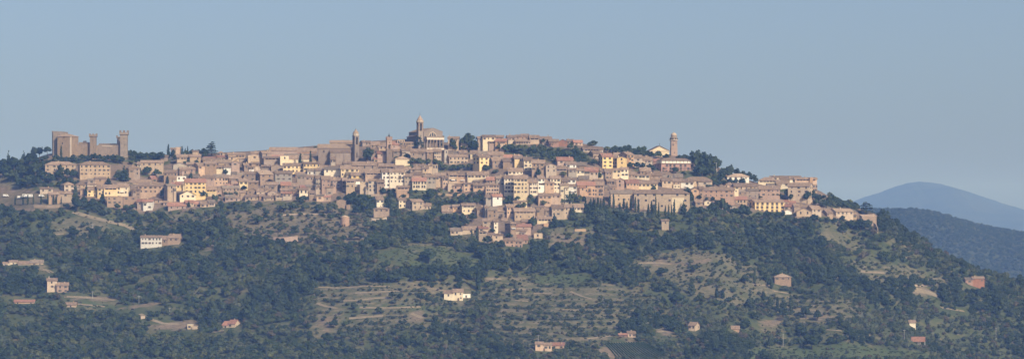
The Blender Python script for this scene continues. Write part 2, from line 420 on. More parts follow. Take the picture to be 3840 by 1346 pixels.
# ------------------------------------------------------------------ the houses: x0 x1 ridge eave base wall roof options | label   (photo measurements per quarter of town)
H = {}
H[(160, 470, 3.6125)] = """
15 455 488 530 672 t h a10 n5x3 F | tan hip-roofed apartment block behind tall trees, left twin below the fortress
475 922 488 530 705 t h a13 n7x3 F | tan hip-roofed apartment block with three window rows, right twin below the fortress
1120 1325 480 575 672 b h a16 n2x2 | brown hip-roofed house right of the big dark conifer below the fortress tower
1330 1640 470 502 600 t g n4x1 F | long low tan house on the ridge right of the umbrella pines
"""
H[(160, 640, 3.6125)] = """
600 862 82 105 185 b g a8 n2x1 | low brown house tucked directly under the right apartment twin
235 440 138 186 292 t h a22 n2x2 F | tan hip-roofed house with pinkish left wall, left of the tall paired conifers
455 605 115 183 240 t h a5 n2x1 | tan house with hipped roof showing between the two tall dark conifers
605 735 165 187 222 c g n2x1 | narrow cream-walled house strip behind the yellow corner house at town's left
502 585 235 250 330 o g n1x1 K | small salmon-orange house squeezed between two dark conifers
600 738 205 256 352 y g n2x2 | bright yellow two-storey house beside the orange one, left end of town
725 822 180 234 378 y g n1x2 a8 | taller yellow house joined to the right of the bright yellow two-storey house
815 1022 178 233 345 y g L n4x2 | yellow house with a pale porch roof and dark arcade, left end of town
1012 1172 160 216 332 c g n3x2 W | cream house with white awning right of the yellow arcaded house
1155 1480 115 152 200 t g n3x1 | long tan house behind the small hip-roofed brown house near the left end
1195 1332 192 248 385 b h a6 n2x3 | small square brown house with hipped roof, right of the white-awning house
228 412 275 306 432 t g n1x1 d10 | plain tan house with one dark window above the cypress row by car park
70 235 288 318 455 b g a8 n2x1 | low brown shed-like house behind the cypress row by the car park
-40 142 222 240 318 t g n2x1 | low tan farm building above the car park among dark trees
865 1090 336 352 500 b f a6 n3x2 D | flat-topped brown stone building at the town's lower left edge
1080 1275 342 352 468 b f n2x1 | brown building with a sunlit flat terrace, right of the flat-topped stone one
"""
H[(500, 520, 3.6125)] = """
510 582 122 136 190 b g n1x1 K | small brown lean-to house left of the pale hilltop block among cypresses
575 648 112 118 200 o f n1x1 | pale orange flat-topped block standing among cypresses on the ridge
360 472 222 242 310 b g n1x1 | small brown house left of the cypress pair on the left ridge
575 772 210 243 315 t g n4x1 F | tan house with a row of dark windows under the ridge cypresses
762 918 208 243 312 t g n2x1 | tan house joined right of the one under the ridge cypresses
805 882 155 168 230 t g n0 | pale little house peeping over the roofs left of the big cedar
1148 1224 168 187 240 t h n2x1 K | tiny tan house with dark eaves just right of the big cedar
930 1195 255 292 335 b g n3x1 | brown house with broad tiled roof in front of the big cedar
950 1292 222 248 282 t g R n2x1 | low house with long pinkish roof, right behind the cedar's foot
60 125 310 345 400 c g n1x1 | small cream-walled house left of the leafy garden tree, left upper town
518 722 322 352 445 g e n0 a12 | blank grey-tan gable-ended house on the left upper town
722 832 315 342 405 b g n2x1 | brown house between blank grey gable and orange-sided porch house
800 1006 322 366 470 o g a30 n2x1 | house with sunlit orange end wall and shaded roofed porch, left upper town
975 1132 300 338 400 b g n2x1 | brown house right of and above the porch house, left upper town
1118 1332 282 322 372 t g n3x1 P | tan house with pale pinkish roof left of the reddish gable wall
1045 1218 355 386 448 c g L n3x1 | cream house with dark veranda left of the pale blue one
1230 1335 335 385 450 w g n1x1 S | pale bluish white house beside the reddish gable wall
1312 1442 285 325 450 p e n1x2 a10 | reddish brick house with tall blank gable end, left upper town
620 845 383 407 475 p g n2x1 | low pink house with small garden trees before it, left middle town
420 595 420 458 525 b g n4x1 | dark brown house with four small windows left of the low pink house
195 450 478 520 590 p g R a20 n2x1 | pinkish house with broad steep roof behind the long ochre house
484 592 488 530 580 c g n2x1 | cream house with dark roof beside the white flat terrace house
582 718 506 512 580 w f n2x1 | bright white flat-roofed house with terrace, left middle town
690 895 474 522 575 o g G n2x1 | orange-cream house with grey roof right of the white terrace house
526 675 580 608 705 y g n2x2 R | yellow house with reddish roof joined left of the big yellow house
660 724 560 622 705 y g n1x2 | narrow yellow slice between the two yellow houses, left middle town
690 987 526 586 770 y g a6 n5x3 F R | largest bright yellow house with three window rows, left middle town
942 1105 490 530 660 p g n2x1 | salmon-pink house with two small windows right of largest yellow house
1098 1288 478 520 625 o g n4x2 | orange two-storey house with long roof right of the salmon-pink one
412 580 612 636 855 t g a30 n1x2 G | tall narrow tan tower house with shaded left wall, lower left town
620 850 702 758 805 c e n3x1 F K d9 | wide low cream gable house with three windows below largest yellow house
984 1132 650 690 780 y g n2x1 L | small yellow house with dark veranda beside the round tree
1120 1202 632 690 755 p h n1x1 | small pink house squeezed right of the small yellow veranda house
1195 1442 630 666 725 b g n5x1 F G | brown house with long grey roof and five dark windows, lower left town
60 405 568 636 810 o g n5x2 a5 | long ochre-tan house with shuttered windows at left of town
162 400 782 822 880 b h n2x1 | low brown house with broad hipped roof under the tall narrow tower house
405 480 840 860 900 p g n1x1 K | low reddish roofed shed at the foot of the tall narrow tower house
"""
H[(500, 620, 3.6125)] = """
55 140 455 488 600 b g n1x1 R | small brown house with red roof joined left of the white lower house
130 275 458 488 612 w g n2x2 R | white two-storey house with red roof on the town's lower left edge
690 905 468 502 565 t g n5x1 R | low tan row house with reddish roof along the lower town edge
895 1112 462 500 570 t g n4x1 | low tan row house with long roof right of the reddish roofed one
1002 1225 418 440 482 b g n4x1 | low brown house with dark windows behind the long low row
1250 1452 396 428 490 p g n3x1 | pinkish low house above the dark tree clump, lower left town
460 718 500 545 605 p g n3x1 R | pink lower-edge house with broad reddish roof left of small conifer
"""
H[(850, 500, 3.6125)] = """
5 255 260 286 400 t g n5x1 | tan house with dark eaves on the skyline right of the cedar
55 255 318 338 395 b g n3x1 | brown house just below the dark-eaved skyline house
-25 60 305 325 360 t g n2x1 | small tan roof house above the reddish gable wall
280 462 292 300 400 t f a6 n1x1 | blank tan wall block left of the long convent on the skyline
330 455 245 270 320 o g n2x1 | tan skyline house standing behind the blank wall block
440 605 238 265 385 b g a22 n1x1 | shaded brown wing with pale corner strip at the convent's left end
580 1232 184 234 300 p g n0 d14 | long pinkish convent hall with a plain wall high on the skyline
490 1085 266 308 345 b g n0 d10 R | long tiled roof wing in front of the skyline convent hall
838 1392 268 345 425 c g n6x1 d14 | long cream church nave with big tiled roof and two dark cypresses
498 728 308 330 425 b g L n3x1 | brown house with dark loggia under its roof, below the convent
728 842 304 309 420 c f n1x1 | blank sunlit cream block with single window below the convent
588 772 412 448 510 b e n0 d9 | broad blank brown gable house left of long cream row
760 1042 400 434 555 y g n5x2 F a3 | long cream-yellow row with ten windows below the church nave
1035 1262 384 410 520 y g n5x2 F | cream-yellow row joined higher at right of the ten-windowed row
470 592 425 446 490 b g L n2x1 | small brown house with bluish shaded porch left of broad blank gable
205 335 398 432 500 b g a14 n2x1 | brown house with pale roof right of the reddish gable wall
330 442 385 402 450 b g n2x1 | small brown house with flat dark eaves below the blank wall block
375 472 422 455 500 t f n0 | blank tan cube below the blank wall block
300 375 432 450 505 w g n2x1 K | little white-fronted house below the small brown dark-eaved house
1098 1335 460 492 570 w g G n3x1 | pale bluish white house with grey gabled roof right of cream-yellow rows
402 628 500 552 650 b s P a24 n2x2 | brown house with sloping bright pink roof, middle left town
640 890 505 540 670 g g a8 n3x2 | grey-brown house with a greenish window, right of the pink-roofed house
925 1178 520 548 590 p g n3x1 | pinkish upper house behind the brown windowed block, below cream-yellow rows
945 1185 545 574 700 b g n4x1 | brown block with dark roof line below the cream-yellow rows
240 402 508 545 650 b h n2x2 | brown house with pale window surround left of the pink-roofed house
62 245 518 552 600 b g n2x1 | brown house with dark gable notch left in the middle-left town
15 205 562 606 690 p g n4x1 | pinkish plaster house with long roof right of the orange two-storey house
150 292 612 648 710 y g n2x1 | small yellowish house with a shaded opening, left middle town
288 428 640 656 765 b g n2x1 F | square brown house with two clear windows, middle left town
-20 160 680 702 720 p g R n0 | low house with long red roof above the five-windowed grey-roofed house
280 432 734 778 840 b e n2x1 | brown gable-fronted house below the square two-windowed house
398 602 724 765 820 t g n2x1 | tan house with broad pale roof right of the brown gable house
520 692 762 802 860 b e a18 n1x1 | dark brown gable house casting a pointed shadow wall, lower middle-left
500 702 655 692 750 b g n4x1 | brown house with long dark eaves above the broad pale roof house
728 965 652 700 765 b g n3x1 R | brown house with long low roof line in the middle-left quarter
720 955 742 768 850 p g n1x1 | pink blank-walled house with wide roof, lower middle-left
975 1105 738 765 860 c g A n2x1 F K | cream house front with a dark arched doorway, lower middle-left
655 775 812 842 910 t g L n0 | tan house with big dark shaded loggia on lower town edge
762 885 788 812 905 t g n2x1 R | tan house with pale doorway right of the dark loggia house
252 432 828 856 910 t g n3x1 | low tan house with curved roof edge on lower town edge
432 520 815 845 905 p g n1x1 | small pink house between two low tan ones on lower town edge
500 642 838 866 915 t g n2x1 | low tan house right of the small pink one, lower town edge
40 182 828 860 915 p h n2x1 | low pink house with hipped roof right behind dark tree clump
178 262 770 800 905 b g n0 | blank brown wall house left of the brown gable house
985 1205 690 722 800 b g n2x1 R | brown house with reddish roof behind the arched doorway front
1200 1285 700 722 770 t h n2x1 | small tan block with two openings, lower middle-left
1100 1195 770 805 905 b g n1x1 L | brown house with dark recess right of the arched doorway front
1185 1292 568 606 705 g g n2x2 | grey house with dark stacked openings right of brown block
"""
H[(1200, 420, 3.6125)] = """
138 462 380 414 450 t g n0 d12 P | long pale-roofed building on skyline left of the grey bell tower
125 212 602 640 720 g g n2x1 | small grey house joined right of the cream church nave
545 692 385 405 470 b g a20 n3x1 | shaded brown house on the skyline right of the grey bell tower
690 935 395 446 520 t g n4x1 | tan skyline house with broad roof between the two middle bell towers
970 1180 392 440 490 p g n4x1 R | pinkish skyline house right of the slim brick tower
1075 1272 390 408 500 b f n5x2 F | dark brown block with white window frames left of cathedral cedar
1042 1150 362 380 420 t f A n3x1 K | small pale arcade with arches on the skyline left of cathedral
732 895 575 618 665 y g n3x1 R | small yellow house with reddish roof left of the slim brick tower
695 785 472 520 600 b g n2x1 | brown house right above the blue-green round tree between bell towers
780 905 525 560 600 p g R n1x1 | pinkish house behind the small yellow house by the slim brick tower
985 1115 500 528 610 b g n2x1 | brown house just right of the slim brick tower shaft
1225 1432 496 536 625 b g n3x1 | brown house with long roof below cathedral cedar
1110 1235 470 515 600 t g n2x1 | tan house between slim brick tower and cathedral cedar, below the skyline
995 1218 600 632 725 c h a10 n0 d11 P | blank square cream house with flat hip roof right of slim brick tower
1002 1232 712 764 815 w g n3x1 | house with white upper wall strip below the blank square cream house
275 530 722 768 880 y g n4x2 | cream-yellow house with few windows below the grey bell tower
58 290 740 774 870 c g n3x1 G | cream house with dark grey roof below the church nave
-60 75 760 788 850 g g n2x1 | pale grey house right of the bluish white house
-10 252 704 736 760 b g n2x1 G | long low dark roofed house directly below the church nave
308 462 668 698 730 b g n2x1 | brown low roof house at the foot of the big brown church
450 770 655 720 815 b g A n3x1 F d14 | big brown hall with three tall arched windows below bell tower
758 1008 672 736 790 b g L n0 d11 | brown house with full-width dark blue loggia below slim brick tower
1222 1405 708 770 820 b h n2x1 | brown house with broad hip roof right of white upper wall strip
1380 1470 730 765 830 t g n1x1 | small tan house at the edge of the garden hedge below cathedral
"""
H[(1200, 580, 3.6125)] = """
345 625 218 272 330 t g n2x1 R | tan house with broad pinkish roof below cream-yellow house
425 605 238 275 365 y g n2x1 | small bright yellow house with one square window in central town
588 682 258 316 370 p e n1x1 K | pink gable-roofed house right of the small bright yellow one
598 842 198 248 400 o g L n3x1 a6 | orange house with dark four-bay loggia under its roof, central town
0 225 282 330 475 p g n4x2 B | reddish brick house with balcony, left of central town
212 292 305 346 440 g g n1x2 | narrow pale grey house right of the reddish balcony house
285 362 308 350 500 b g n2x2 F | narrow brown house with four dark windows, central-left town
352 475 325 352 530 t g L n2x2 | tan house with bluish glazed veranda on top, central-left town
428 585 325 350 425 w g W n2x1 | white terraced house with awnings right of the glazed veranda
485 560 385 410 480 c f n1x1 | small cream terrace block below the white terraced house
543 665 368 374 530 t f n0 | tall blank tan wall house in central town
655 765 325 350 540 t g n2x3 | tall tan house with small windows right of the blank tan wall
748 875 330 372 510 b g L n1x2 | brown house with dark horizontal loggia left of white tenement
820 955 188 232 455 w g n2x4 F | tall narrow white tenement with four window rows, central town
935 1150 188 232 452 c g a3 n4x3 F B | largest cream tenement with balcony, twelve windows, central town
1138 1248 255 290 455 t g n2x2 F | tan tenement end joined right of the largest cream tenement
1038 1208 418 442 518 o s n2x1 L | low orange house with dark eaves below the largest cream tenement
1225 1500 232 272 330 p g R d12 n0 | long house with long red-tiled roof right of cream tenement
1242 1442 295 355 480 c g A n5x2 F R | cream house with a row of five arches under red roof
620 700 415 440 540 t g n1x2 | small tan house wedged below the pink gable roof, central town
725 865 548 606 680 c g a14 n2x1 | small cream cottage among trees below central town
1035 1168 580 612 725 c g a14 n2x2 F | square cream cottage with four windows among trees below central town
1172 1402 598 632 760 t g a30 n2x2 F D | tan two-storey house with shaded left wall right of square cream cottage
1395 1505 652 690 740 t g n2x1 | low tan annex right of the tan two-storey house below town
722 942 704 728 850 b h n3x1 d12 P | brown brick farmhouse with pale hip roof on a walled terrace
225 352 606 622 735 b e n0 N | roofless-looking brown gable ruin among trees below central town
350 412 660 680 740 b f n0 | broken brown stone wall block right of the gable ruin
-45 148 536 556 635 o g R n2x1 | salmon-orange low house with red roof at the wood's edge
0 90 445 490 545 t g n2x1 | small tan house behind the salmon-orange low house
85 180 400 440 520 b g n1x2 | brown house rear above the dark round tree, central-left town
"""
H[(1500, 400, 3.6125)] = """
650 802 402 432 520 t g n2x1 | tan house behind round trees right of the cathedral
1112 1292 380 408 500 c g n3x1 | cream house with stepped roofs on skyline right of big round tree
1040 1120 402 425 500 b g n0 | brown gable side wall left of the stepped cream skyline house
1290 1402 384 408 460 b g n2x1 | small brown skyline house with dark eaves right of stepped cream house
1290 1450 430 465 520 o g R n2x1 | pinkish roofed house below the small dark-eaved skyline house
1190 1290 450 475 520 p g L n0 | low house with dark porch below stepped cream skyline house
148 345 566 606 700 b g n3x1 | brown house with long roof directly below the cathedral cedar
338 446 575 612 700 b g n1x1 | brown house with single window below the cathedral portico
438 562 568 605 702 t g n3x2 F | tan house with two window rows below the cathedral portico
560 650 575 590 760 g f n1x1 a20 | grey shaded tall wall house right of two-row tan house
618 915 588 626 680 t g n4x1 | upper tan house behind the long sunlit tan house, below portico trees
622 922 640 676 785 t g a16 n5x2 F | long sunlit tan house with rows of windows below portico trees
952 1200 588 632 700 c g n2x1 R | upper cream house behind the bright cream house with grey side
985 1205 640 682 860 y g a30 n2x2 F | bright cream tall house with grey left wall, upper centre town
1188 1400 590 650 740 b g n2x1 | brown house behind the wide two-windowed gable, upper centre
1215 1442 665 730 835 b g a12 n2x2 F | wide brown house with two dark square windows, upper centre
428 515 772 790 850 t f A n2x1 F | small tan turret with two arched openings below cathedral garden
355 435 790 800 850 t g n0 | low tan house left of the two-arched turret
180 350 772 812 850 b g n2x1 | brown house with broad roof left of the two-arched turret
820 935 450 472 520 t f n0 | low pale wall block behind the big round tree right of cathedral
"""
H[(1560, 560, 3.6125)] = """
95 268 342 372 530 g g n3x2 | grey-tan house with dark windows right of the five-arch cream house
258 405 318 352 510 t g n3x2 | tan house with hanging roof edge in centre town
340 432 355 386 530 o g n2x2 | narrow orange house with dark loft opening, centre town
418 565 308 345 460 t g L n2x2 W | tan house with white terraces and dark veranda, centre town
558 715 300 350 470 o g L W n2x1 | salmon house with white awning under dark loggia, centre town
505 655 460 490 580 p g n2x1 | pink house below the salmon white-awning house
640 782 448 465 570 o g n2x2 | orange house with pale garage doors beside the garden wall
425 520 455 470 575 t f n1x1 | pale tan flat block left of the pink house, centre town
688 985 292 342 400 c g n6x1 F | long low cream house front under big brown roof, centre town
698 785 330 352 465 o g n1x1 | small orange house with tall shuttered opening, centre
778 968 372 418 470 b g R n3x1 | brown house with broad reddish roof below long low cream front
955 1110 368 412 470 p g R n3x1 | pink house with reddish roof left of the tall grey wall
778 960 458 488 560 o g n4x1 F | low orange-cream house with four windows above garden wall
942 1125 452 476 625 o g n5x3 F | orange house with many windows left of tall grey wall
938 1030 612 645 720 g g n1x1 | small greyish house joined left of bright white blank house
1022 1168 602 636 732 w g n1x1 R | bright white almost blank house below the cream tenements
1130 1445 48 112 130 p g n2x1 R d12 | house with big red-brown roof above garden, upper right centre
"""
H[(1660, 700, 3.6125)] = """
-10 135 250 335 365 b s n0 | brown sloped-roof barn at the left edge of the lower village
128 255 240 268 345 o g n2x1 | orange-brown house left in the lower village
243 448 220 252 375 c g L n3x2 | cream house with three-bay loggia in the lower village
446 562 265 300 400 b g n1x1 | brown house right of the three-bay loggia house, lower village
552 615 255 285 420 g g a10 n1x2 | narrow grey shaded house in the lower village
600 885 252 312 435 b g n4x2 B | brown stone house with balcony and ivy patch in the lower village
845 955 235 272 410 o g n2x2 | orange-brown house right behind the balcony house, lower village
945 1255 285 332 425 t g L n5x2 | house with dark upper gallery and hung laundry, lower village
1262 1385 262 290 420 b g a14 n2x1 | brown windowed house right of the laundry house, lower village
545 692 424 462 570 t g n2x2 F | tan house with ivy streaks and two upper windows, lower village
685 752 445 470 570 c g n1x2 | narrow cream house right of the ivy streaked house
800 1000 402 445 470 g g G n2x1 | grey hipped roof house above the square brown lower house
840 994 452 490 612 b h a25 n3x2 F W | square brown house with white awning at its foot, lower village
985 1200 436 470 530 r g n2x1 | red-brown upper house with grey lean-to, lower village right
1000 1195 505 535 590 p s R n1x1 | pink sloping red-roof house under the red-brown upper one
978 1145 565 592 640 t g n2x1 | tan low house under the pink sloping-roof house
95 482 522 576 655 t g n6x1 d11 | long low tan row with brown roof at lower village's left
475 615 528 562 640 t g R n2x1 | short house with bright red roof at end of long low row
490 602 590 612 745 t e n1x1 L | tan gable house with dark square window under red roof
610 815 620 642 735 t g n3x1 | low tan house behind the round tree at village bottom
845 1085 692 722 812 p g n4x2 | pink stone house at the very bottom of lower village
1005 1155 648 716 775 p s R n2x1 | house with sloping pink roof right of the bottom pink stone house
1232 1352 624 632 700 t f n1x1 | low pale blank building alone right of the lower village
"""
H[(1860, 480, 3.6125)] = """
138 266 95 126 215 t g n2x2 | tan skyline house left of the one with white chimney
262 445 78 106 180 p g n3x1 | pink-brown skyline house with raised left gable and white chimney
268 472 142 176 225 t g n6x1 F | tan house front with six small windows under the skyline
438 588 93 132 220 t g L n2x1 | tan skyline house with dark veranda right of white chimney
584 755 112 150 225 b g n2x1 | brown skyline house behind the leafy tree, right of veranda house
702 850 148 178 260 r g n2x1 | red brick house left part on the skyline hilltop
842 965 150 182 250 r e n2x1 d8 | red brick gable house with arched roof on the skyline
955 1045 150 176 210 t g n2x1 | small pale house between the red brick gable and red-roofed house
1035 1172 160 192 235 o g R n2x1 | orange house with bright red roof ending the skyline row
1160 1450 252 286 340 t g L n3x1 | long pale-roofed house on slope above yellow tenements
1255 1450 305 345 410 t g n2x1 a20 | tan house below the long pale-roofed house, above yellow tenements
225 358 365 410 505 y g n2x1 | bright yellow house front with single door, upper centre right
95 250 402 446 525 b g n2x1 | brown house joined left of the bright yellow front
362 492 376 436 580 c g a5 n2x3 F | tall pale house with six windows, upper centre right
485 665 430 476 600 b g n3x2 | brown house with long roof right of tall pale six-windowed house
162 362 538 582 640 c g n4x1 F | low cream house with four windows, upper centre right
665 818 478 505 640 t e n2x2 d9 | round-shouldered tan house with blank front, upper right centre
798 962 496 552 640 b g L n1x1 | brown house with blue shaded porch, upper right centre
808 1045 385 436 510 p g n2x1 R | pink house with reddish roof above the bright white house
935 1085 452 490 560 w g n2x1 | bright white house front with two windows, upper right centre
1070 1228 445 506 570 b g n2x1 G | brown house with wide grey-brown roof right of bright white front
970 1085 540 562 640 g g n2x1 | pale grey house below the bright white front
1082 1195 550 572 640 c g n2x1 | small cream house with blue tarpaulin below wide-roofed house
1195 1390 525 578 660 t g n4x1 R | tan house with red-brown roof left of yellow tenement foot
1245 1355 612 622 700 w f n1x1 | small white flat house under the red-brown roofed house
"""
H[(1860, 580, 3.6125)] = """
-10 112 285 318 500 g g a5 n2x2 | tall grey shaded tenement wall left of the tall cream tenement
105 250 272 316 562 c g n3x4 F | tall cream tenement with four window rows, right centre town
240 425 268 322 575 y g n4x4 F | tall cream-yellow tenement with grey lattice base, right centre town
375 445 335 372 540 t g n1x3 | narrow tan tenement between two cream ones, right centre
440 562 328 374 560 c g n3x3 F | cream tenement with arched upper windows, right of the narrow tan one
545 655 275 320 490 w g n3x3 | white terraced tenement with greenish wall, right centre
645 785 320 380 525 o g n2x2 a6 | orange-brown house with broad shaded roof, right centre town
722 874 282 322 515 c g n3x3 F | pale tenement with three window rows and white base, right centre
868 975 302 358 420 b g n2x1 | brown house right of the pale three-row tenement
858 985 388 412 575 c g n3x2 | pale greenish cream house above the leafy garden tree, right centre
955 1085 318 335 410 w g n2x1 S | white house with shaded porch under wide grey roof
955 1258 268 328 360 b g G d12 n0 | house with very wide grey roof in right centre town
1085 1342 335 410 560 o g R n5x3 B | orange-brown house with broad red roof and balcony, right centre
1335 1460 345 410 580 o g n3x3 F B | orange tenement with balcony at the right above the cypress wood
970 1092 396 425 540 w g W n2x2 | white house with striped awning behind the garden tree
550 750 508 552 625 o h n3x1 F | orange-cream villa with three windows below cream tenements
738 880 506 542 620 o h n2x1 F | orange-brown house with two windows joined right of the villa
338 420 602 630 680 y h n0 | tiny yellow hut with flat hip roof below tall tenements
238 335 620 640 670 t g n0 | low tan shed left of the tiny yellow hut
745 1042 652 712 880 t g a4 n5x2 d12 | long tan house with pointed conifer before it, right of lower village
1045 1185 658 708 780 c g n3x1 | pale house end right of the big pointed conifer
542 655 690 704 860 b g n1x2 | brown blank-walled house left of the hip gable, lower right village
640 795 698 748 860 b g a8 n2x2 | brown house with two windows left of long tan house
"""  # tall grey tenement wall: shaded side of the cream one, its shade coloured in
H[(1860, 690, 3.6125)] = """
538 752 436 472 540 c g L n3x1 | low cream cottage with dark porch near the dark pointed conifer
645 715 524 534 580 o f n0 | tiny tan wall block below the low cream cottage
"""
H[(2200, 480, 3.6125)] = """
162 352 330 386 545 y g a16 n2x3 F R S | yellow tenement with shaded left wall and six green-shuttered windows
340 415 360 402 545 b g n2x3 | brown recessed house between the two yellow tenements
408 548 385 402 548 y e n1x2 a-5 d9 | yellow tenement with sloping gable roof and windows at right edge
360 452 332 360 400 c g n1x1 | small cream attic house above the two yellow tenements
440 640 322 360 480 o g a38 n2x2 | orange-brown house turned cornerwise right of the yellow tenements
635 845 362 405 445 t g n2x1 | tan house with broad pale roof above the dark garden trees
645 895 390 440 480 t g n3x1 L | long tan house just below the broad pale roof house
868 985 415 446 500 p g R n2x1 | small pink roofed house left of the red-brick palazzo
715 865 532 580 630 b g n2x1 | brown steep-roofed house below the dark garden trees
555 655 588 626 680 b g n2x1 | small brown house left of the cream house with pale surrounds
645 855 598 636 700 c g n4x1 F S | cream house with pale shuttered windows in right town
845 1015 598 640 690 b g n2x1 | brown house with curved roof right of the pale shuttered house
340 565 530 556 700 c g n4x2 | cream two-storey house below yellow tenements
428 565 575 595 640 b g L n1x1 W | brown porch house with white balcony right of the cream two-storey house
225 348 535 594 690 b g a8 n2x2 | brown house with dark windows left of cream two-storey house
-5 155 515 578 640 p g n3x1 R | pinkish long-roofed house below yellow tenement's left wall
140 240 550 590 660 c g n2x1 | small pale house behind the dark garden tree, right town
512 705 686 742 830 o g n4x1 F R | orange-pink house with four windows left of bright yellow low house
695 965 686 750 850 y g n5x1 F | bright yellow low house with long roof in right town
1008 1155 668 712 810 t g n2x1 F | tan house with two tall windows right of bright yellow low house
1150 1275 688 722 810 b g n2x1 | brown house right of the tan two-tall-windowed house
1165 1262 752 768 820 c f n2x1 | low cream block below the brown house, right town
1268 1450 690 730 820 w g n3x1 W | white house with pale porch roofs right town
88 225 688 712 780 c g n2x1 | cream strip house under dark eaves left in right town
252 370 682 716 790 b g n3x1 | brown house with arched windows left of the brick chapel gable
215 405 760 795 850 b g n4x1 | brown house with long low roof above the cypress wood
400 512 650 700 850 p e A n1x2 F | pink brick chapel gable with tall arched windows, right town
1020 1302 620 664 700 b g n3x1 G | brown house with long roof under the red-brick palazzo
"""
H[(2500, 580, 3.6125)] = """
212 622 288 346 412 t h n5x1 d13 | long house with broad pale hipped roof and cream right end
798 1112 255 292 345 w h n4x1 d12 P | white villa with pale hipped roof among dark trees on the ridge
758 935 375 402 455 o g n2x1 | orange-tan house left of long tan house, below the white villa
895 1225 382 426 480 t g n5x1 F | long tan house with five windows below the white villa
308 435 418 472 550 o e n1x1 d8 | orange gable house above dark shrubs, right of the convent
428 495 425 460 580 b g n1x2 | narrow brown house right of the orange gable house
485 915 436 476 625 p g a4 n6x2 d10 | very long low pink-brick house with small square windows
902 970 462 468 555 c f n1x1 F | small blank cream block at the right end of the long brick house
955 1240 426 482 585 b g n4x2 | brown house with white wall boxes right of small cream block
360 485 606 640 705 b g a10 n1x1 | small brown house beside the convent's right corner
488 600 612 632 690 c e n1x1 K | low pale gable shed among trees right of convent
775 910 588 622 670 t g n2x1 | low tan house behind the dark round tree, right town
890 1090 562 605 665 t g A n4x1 F R | tan house with pale arched windows and reddish roof, right town
1075 1200 575 605 640 b g n2x1 | brown house right of the pale arched windows house
785 945 635 680 730 g h n1x1 | low grey hip-roofed shed between two dark round trees
"""
H[(2700, 600, 3.6125)] = """
395 872 530 566 715 y g a24 n6x3 F V | big yellow house with three rows of tall brown shutters, right end
498 812 322 392 510 p g n5x2 F | brown-pink house with two window rows below the terraced loggia house
512 775 222 276 350 c h n3x1 L | cream house with dark left loggia on the right end skyline
688 798 213 228 300 t s n1x1 | small tan raised attic house on the right end skyline
788 1105 208 256 320 c g n4x1 F | long cream skyline house with few windows at right end
995 1312 232 256 345 o g L n3x1 | orange-cream skyline house with dark terrace at town's far right
1200 1256 232 240 330 o f n0 | sunlit orange chimney-like block on far right skyline house
755 932 268 312 395 c g n2x1 | cream house below the small raised attic house
628 802 312 348 400 t g n2x1 | tan low house with pinkish roof under dark left loggia house
918 1262 298 350 515 t g a-18 n3x3 d12 F | large tan three-storey house with sunlit right end, far right
1240 1312 315 332 450 b f n2x2 | dark brown end block at the far right cliff of town
860 1022 538 565 610 c g n3x1 R | low white-cream house with red roof right of big yellow house
865 1005 590 628 700 p g R n2x1 | brown-pink house with reddish roof right of big yellow house
990 1182 596 622 700 b g n2x1 | brown house with flat roof line, lower right end
1172 1368 610 660 755 t g a22 n2x1 | tan house with sunlit front on the lower right terrace
1028 1238 648 694 765 t e A n2x1 d9 | tan gable house with dark arched doorway, lower right end
868 975 655 690 740 w e n1x1 K | small white gable shed beside the big yellow house
"""
H[(2950, 640, 3.6125)] = """
480 622 518 570 630 b g a20 n2x1 | low brown house on the spur left of long pale-roofed house
565 902 508 548 660 t g a30 n4x1 P | long pale-roofed tan house on the spur at right end
885 948 572 592 660 t g n1x1 | tiny tan house joined right of long pale-roofed spur house
985 1218 592 616 740 b s a20 n2x1 N P | brown watch-house with pale flat roof at the spur's tip
"""
H2 = {}
H2[(0, 700, 1.398)] = """
740 850 254 264 320 w g n6x2 F d10 | long white farmhouse with brown roof alone on the wooded left slope
846 955 246 266 308 b g a-12 n3x1 | brown stone barn joined to the right of long white farmhouse
244 302 477 490 552 t g a6 n1x2 | tall tan farmhouse tower on the lower left wooded slope
294 362 500 514 554 p g n2x2 | pinkish farmhouse wing right of the tall farmhouse tower
15 92 384 391 410 c g n2x1 | low cream ruin at far left above the farmhouse tower
92 230 382 396 412 t g n3x1 | low tan barn right of the low cream ruin, far left
78 182 590 600 612 o g n3x1 R | low pink-orange barn in the woods at lower far left
346 402 604 616 630 o g n1x1 | small orange-tan hut below the pale terrace strips
1166 1260 694 716 740 t g a-20 n3x1 R | tan red-roofed cottage alone in the woods at lower left
984 1012 714 722 745 c f n1x1 | white roofless ruin fragment in the lower left woods
1010 1038 726 732 746 t f n0 | stub of pale wall right of the white ruin fragment
734 762 671 678 692 t f n0 | pale tan ruined hut on the scrubby lower left slope
"""
H2[(880, 700, 1.398)] = """
1098 1198 534 550 597 c g n3x2 D | cream farmhouse with brown roof amid terraces at centre bottom
1190 1236 558 563 582 w f n1x1 | low white annex right of the cream terrace farmhouse
"""
H2[(1680, 700, 1.398)] = """
458 545 810 822 860 o g n3x1 D | orange farmhouse near the bottom edge left of the vineyard
540 608 814 828 846 o g R n2x1 | low orange wing right of the orange bottom-edge farmhouse
896 940 766 772 786 r g R n1x1 | small red-roofed shed just above the vineyard
936 982 754 766 788 o g n2x1 | small orange house beside red-roofed shed above the vineyard
1260 1320 708 724 756 t g a-20 n2x1 | tan hut alone right above the vineyard among trees
1118 1157 170 178 228 t s n1x1 | small square tan tower house in the wood below the convent
"""
H2[(2400, 700, 1.397)] = """
698 790 456 470 518 b h n3x1 d11 P | brown villa with pale hip roof alone on the right slope
480 520 728 742 754 o s n0 | small orange-roofed shed in the right lower olive groves
"""
H2[(3000, 600, 1.2107)] = """
744 836 527 536 575 r g n3x1 | brick-red long house in the woods at the far right
496 524 726 736 756 c s n0 | small pale lean-to above the red open shed, lower right
"""
SPEC = []
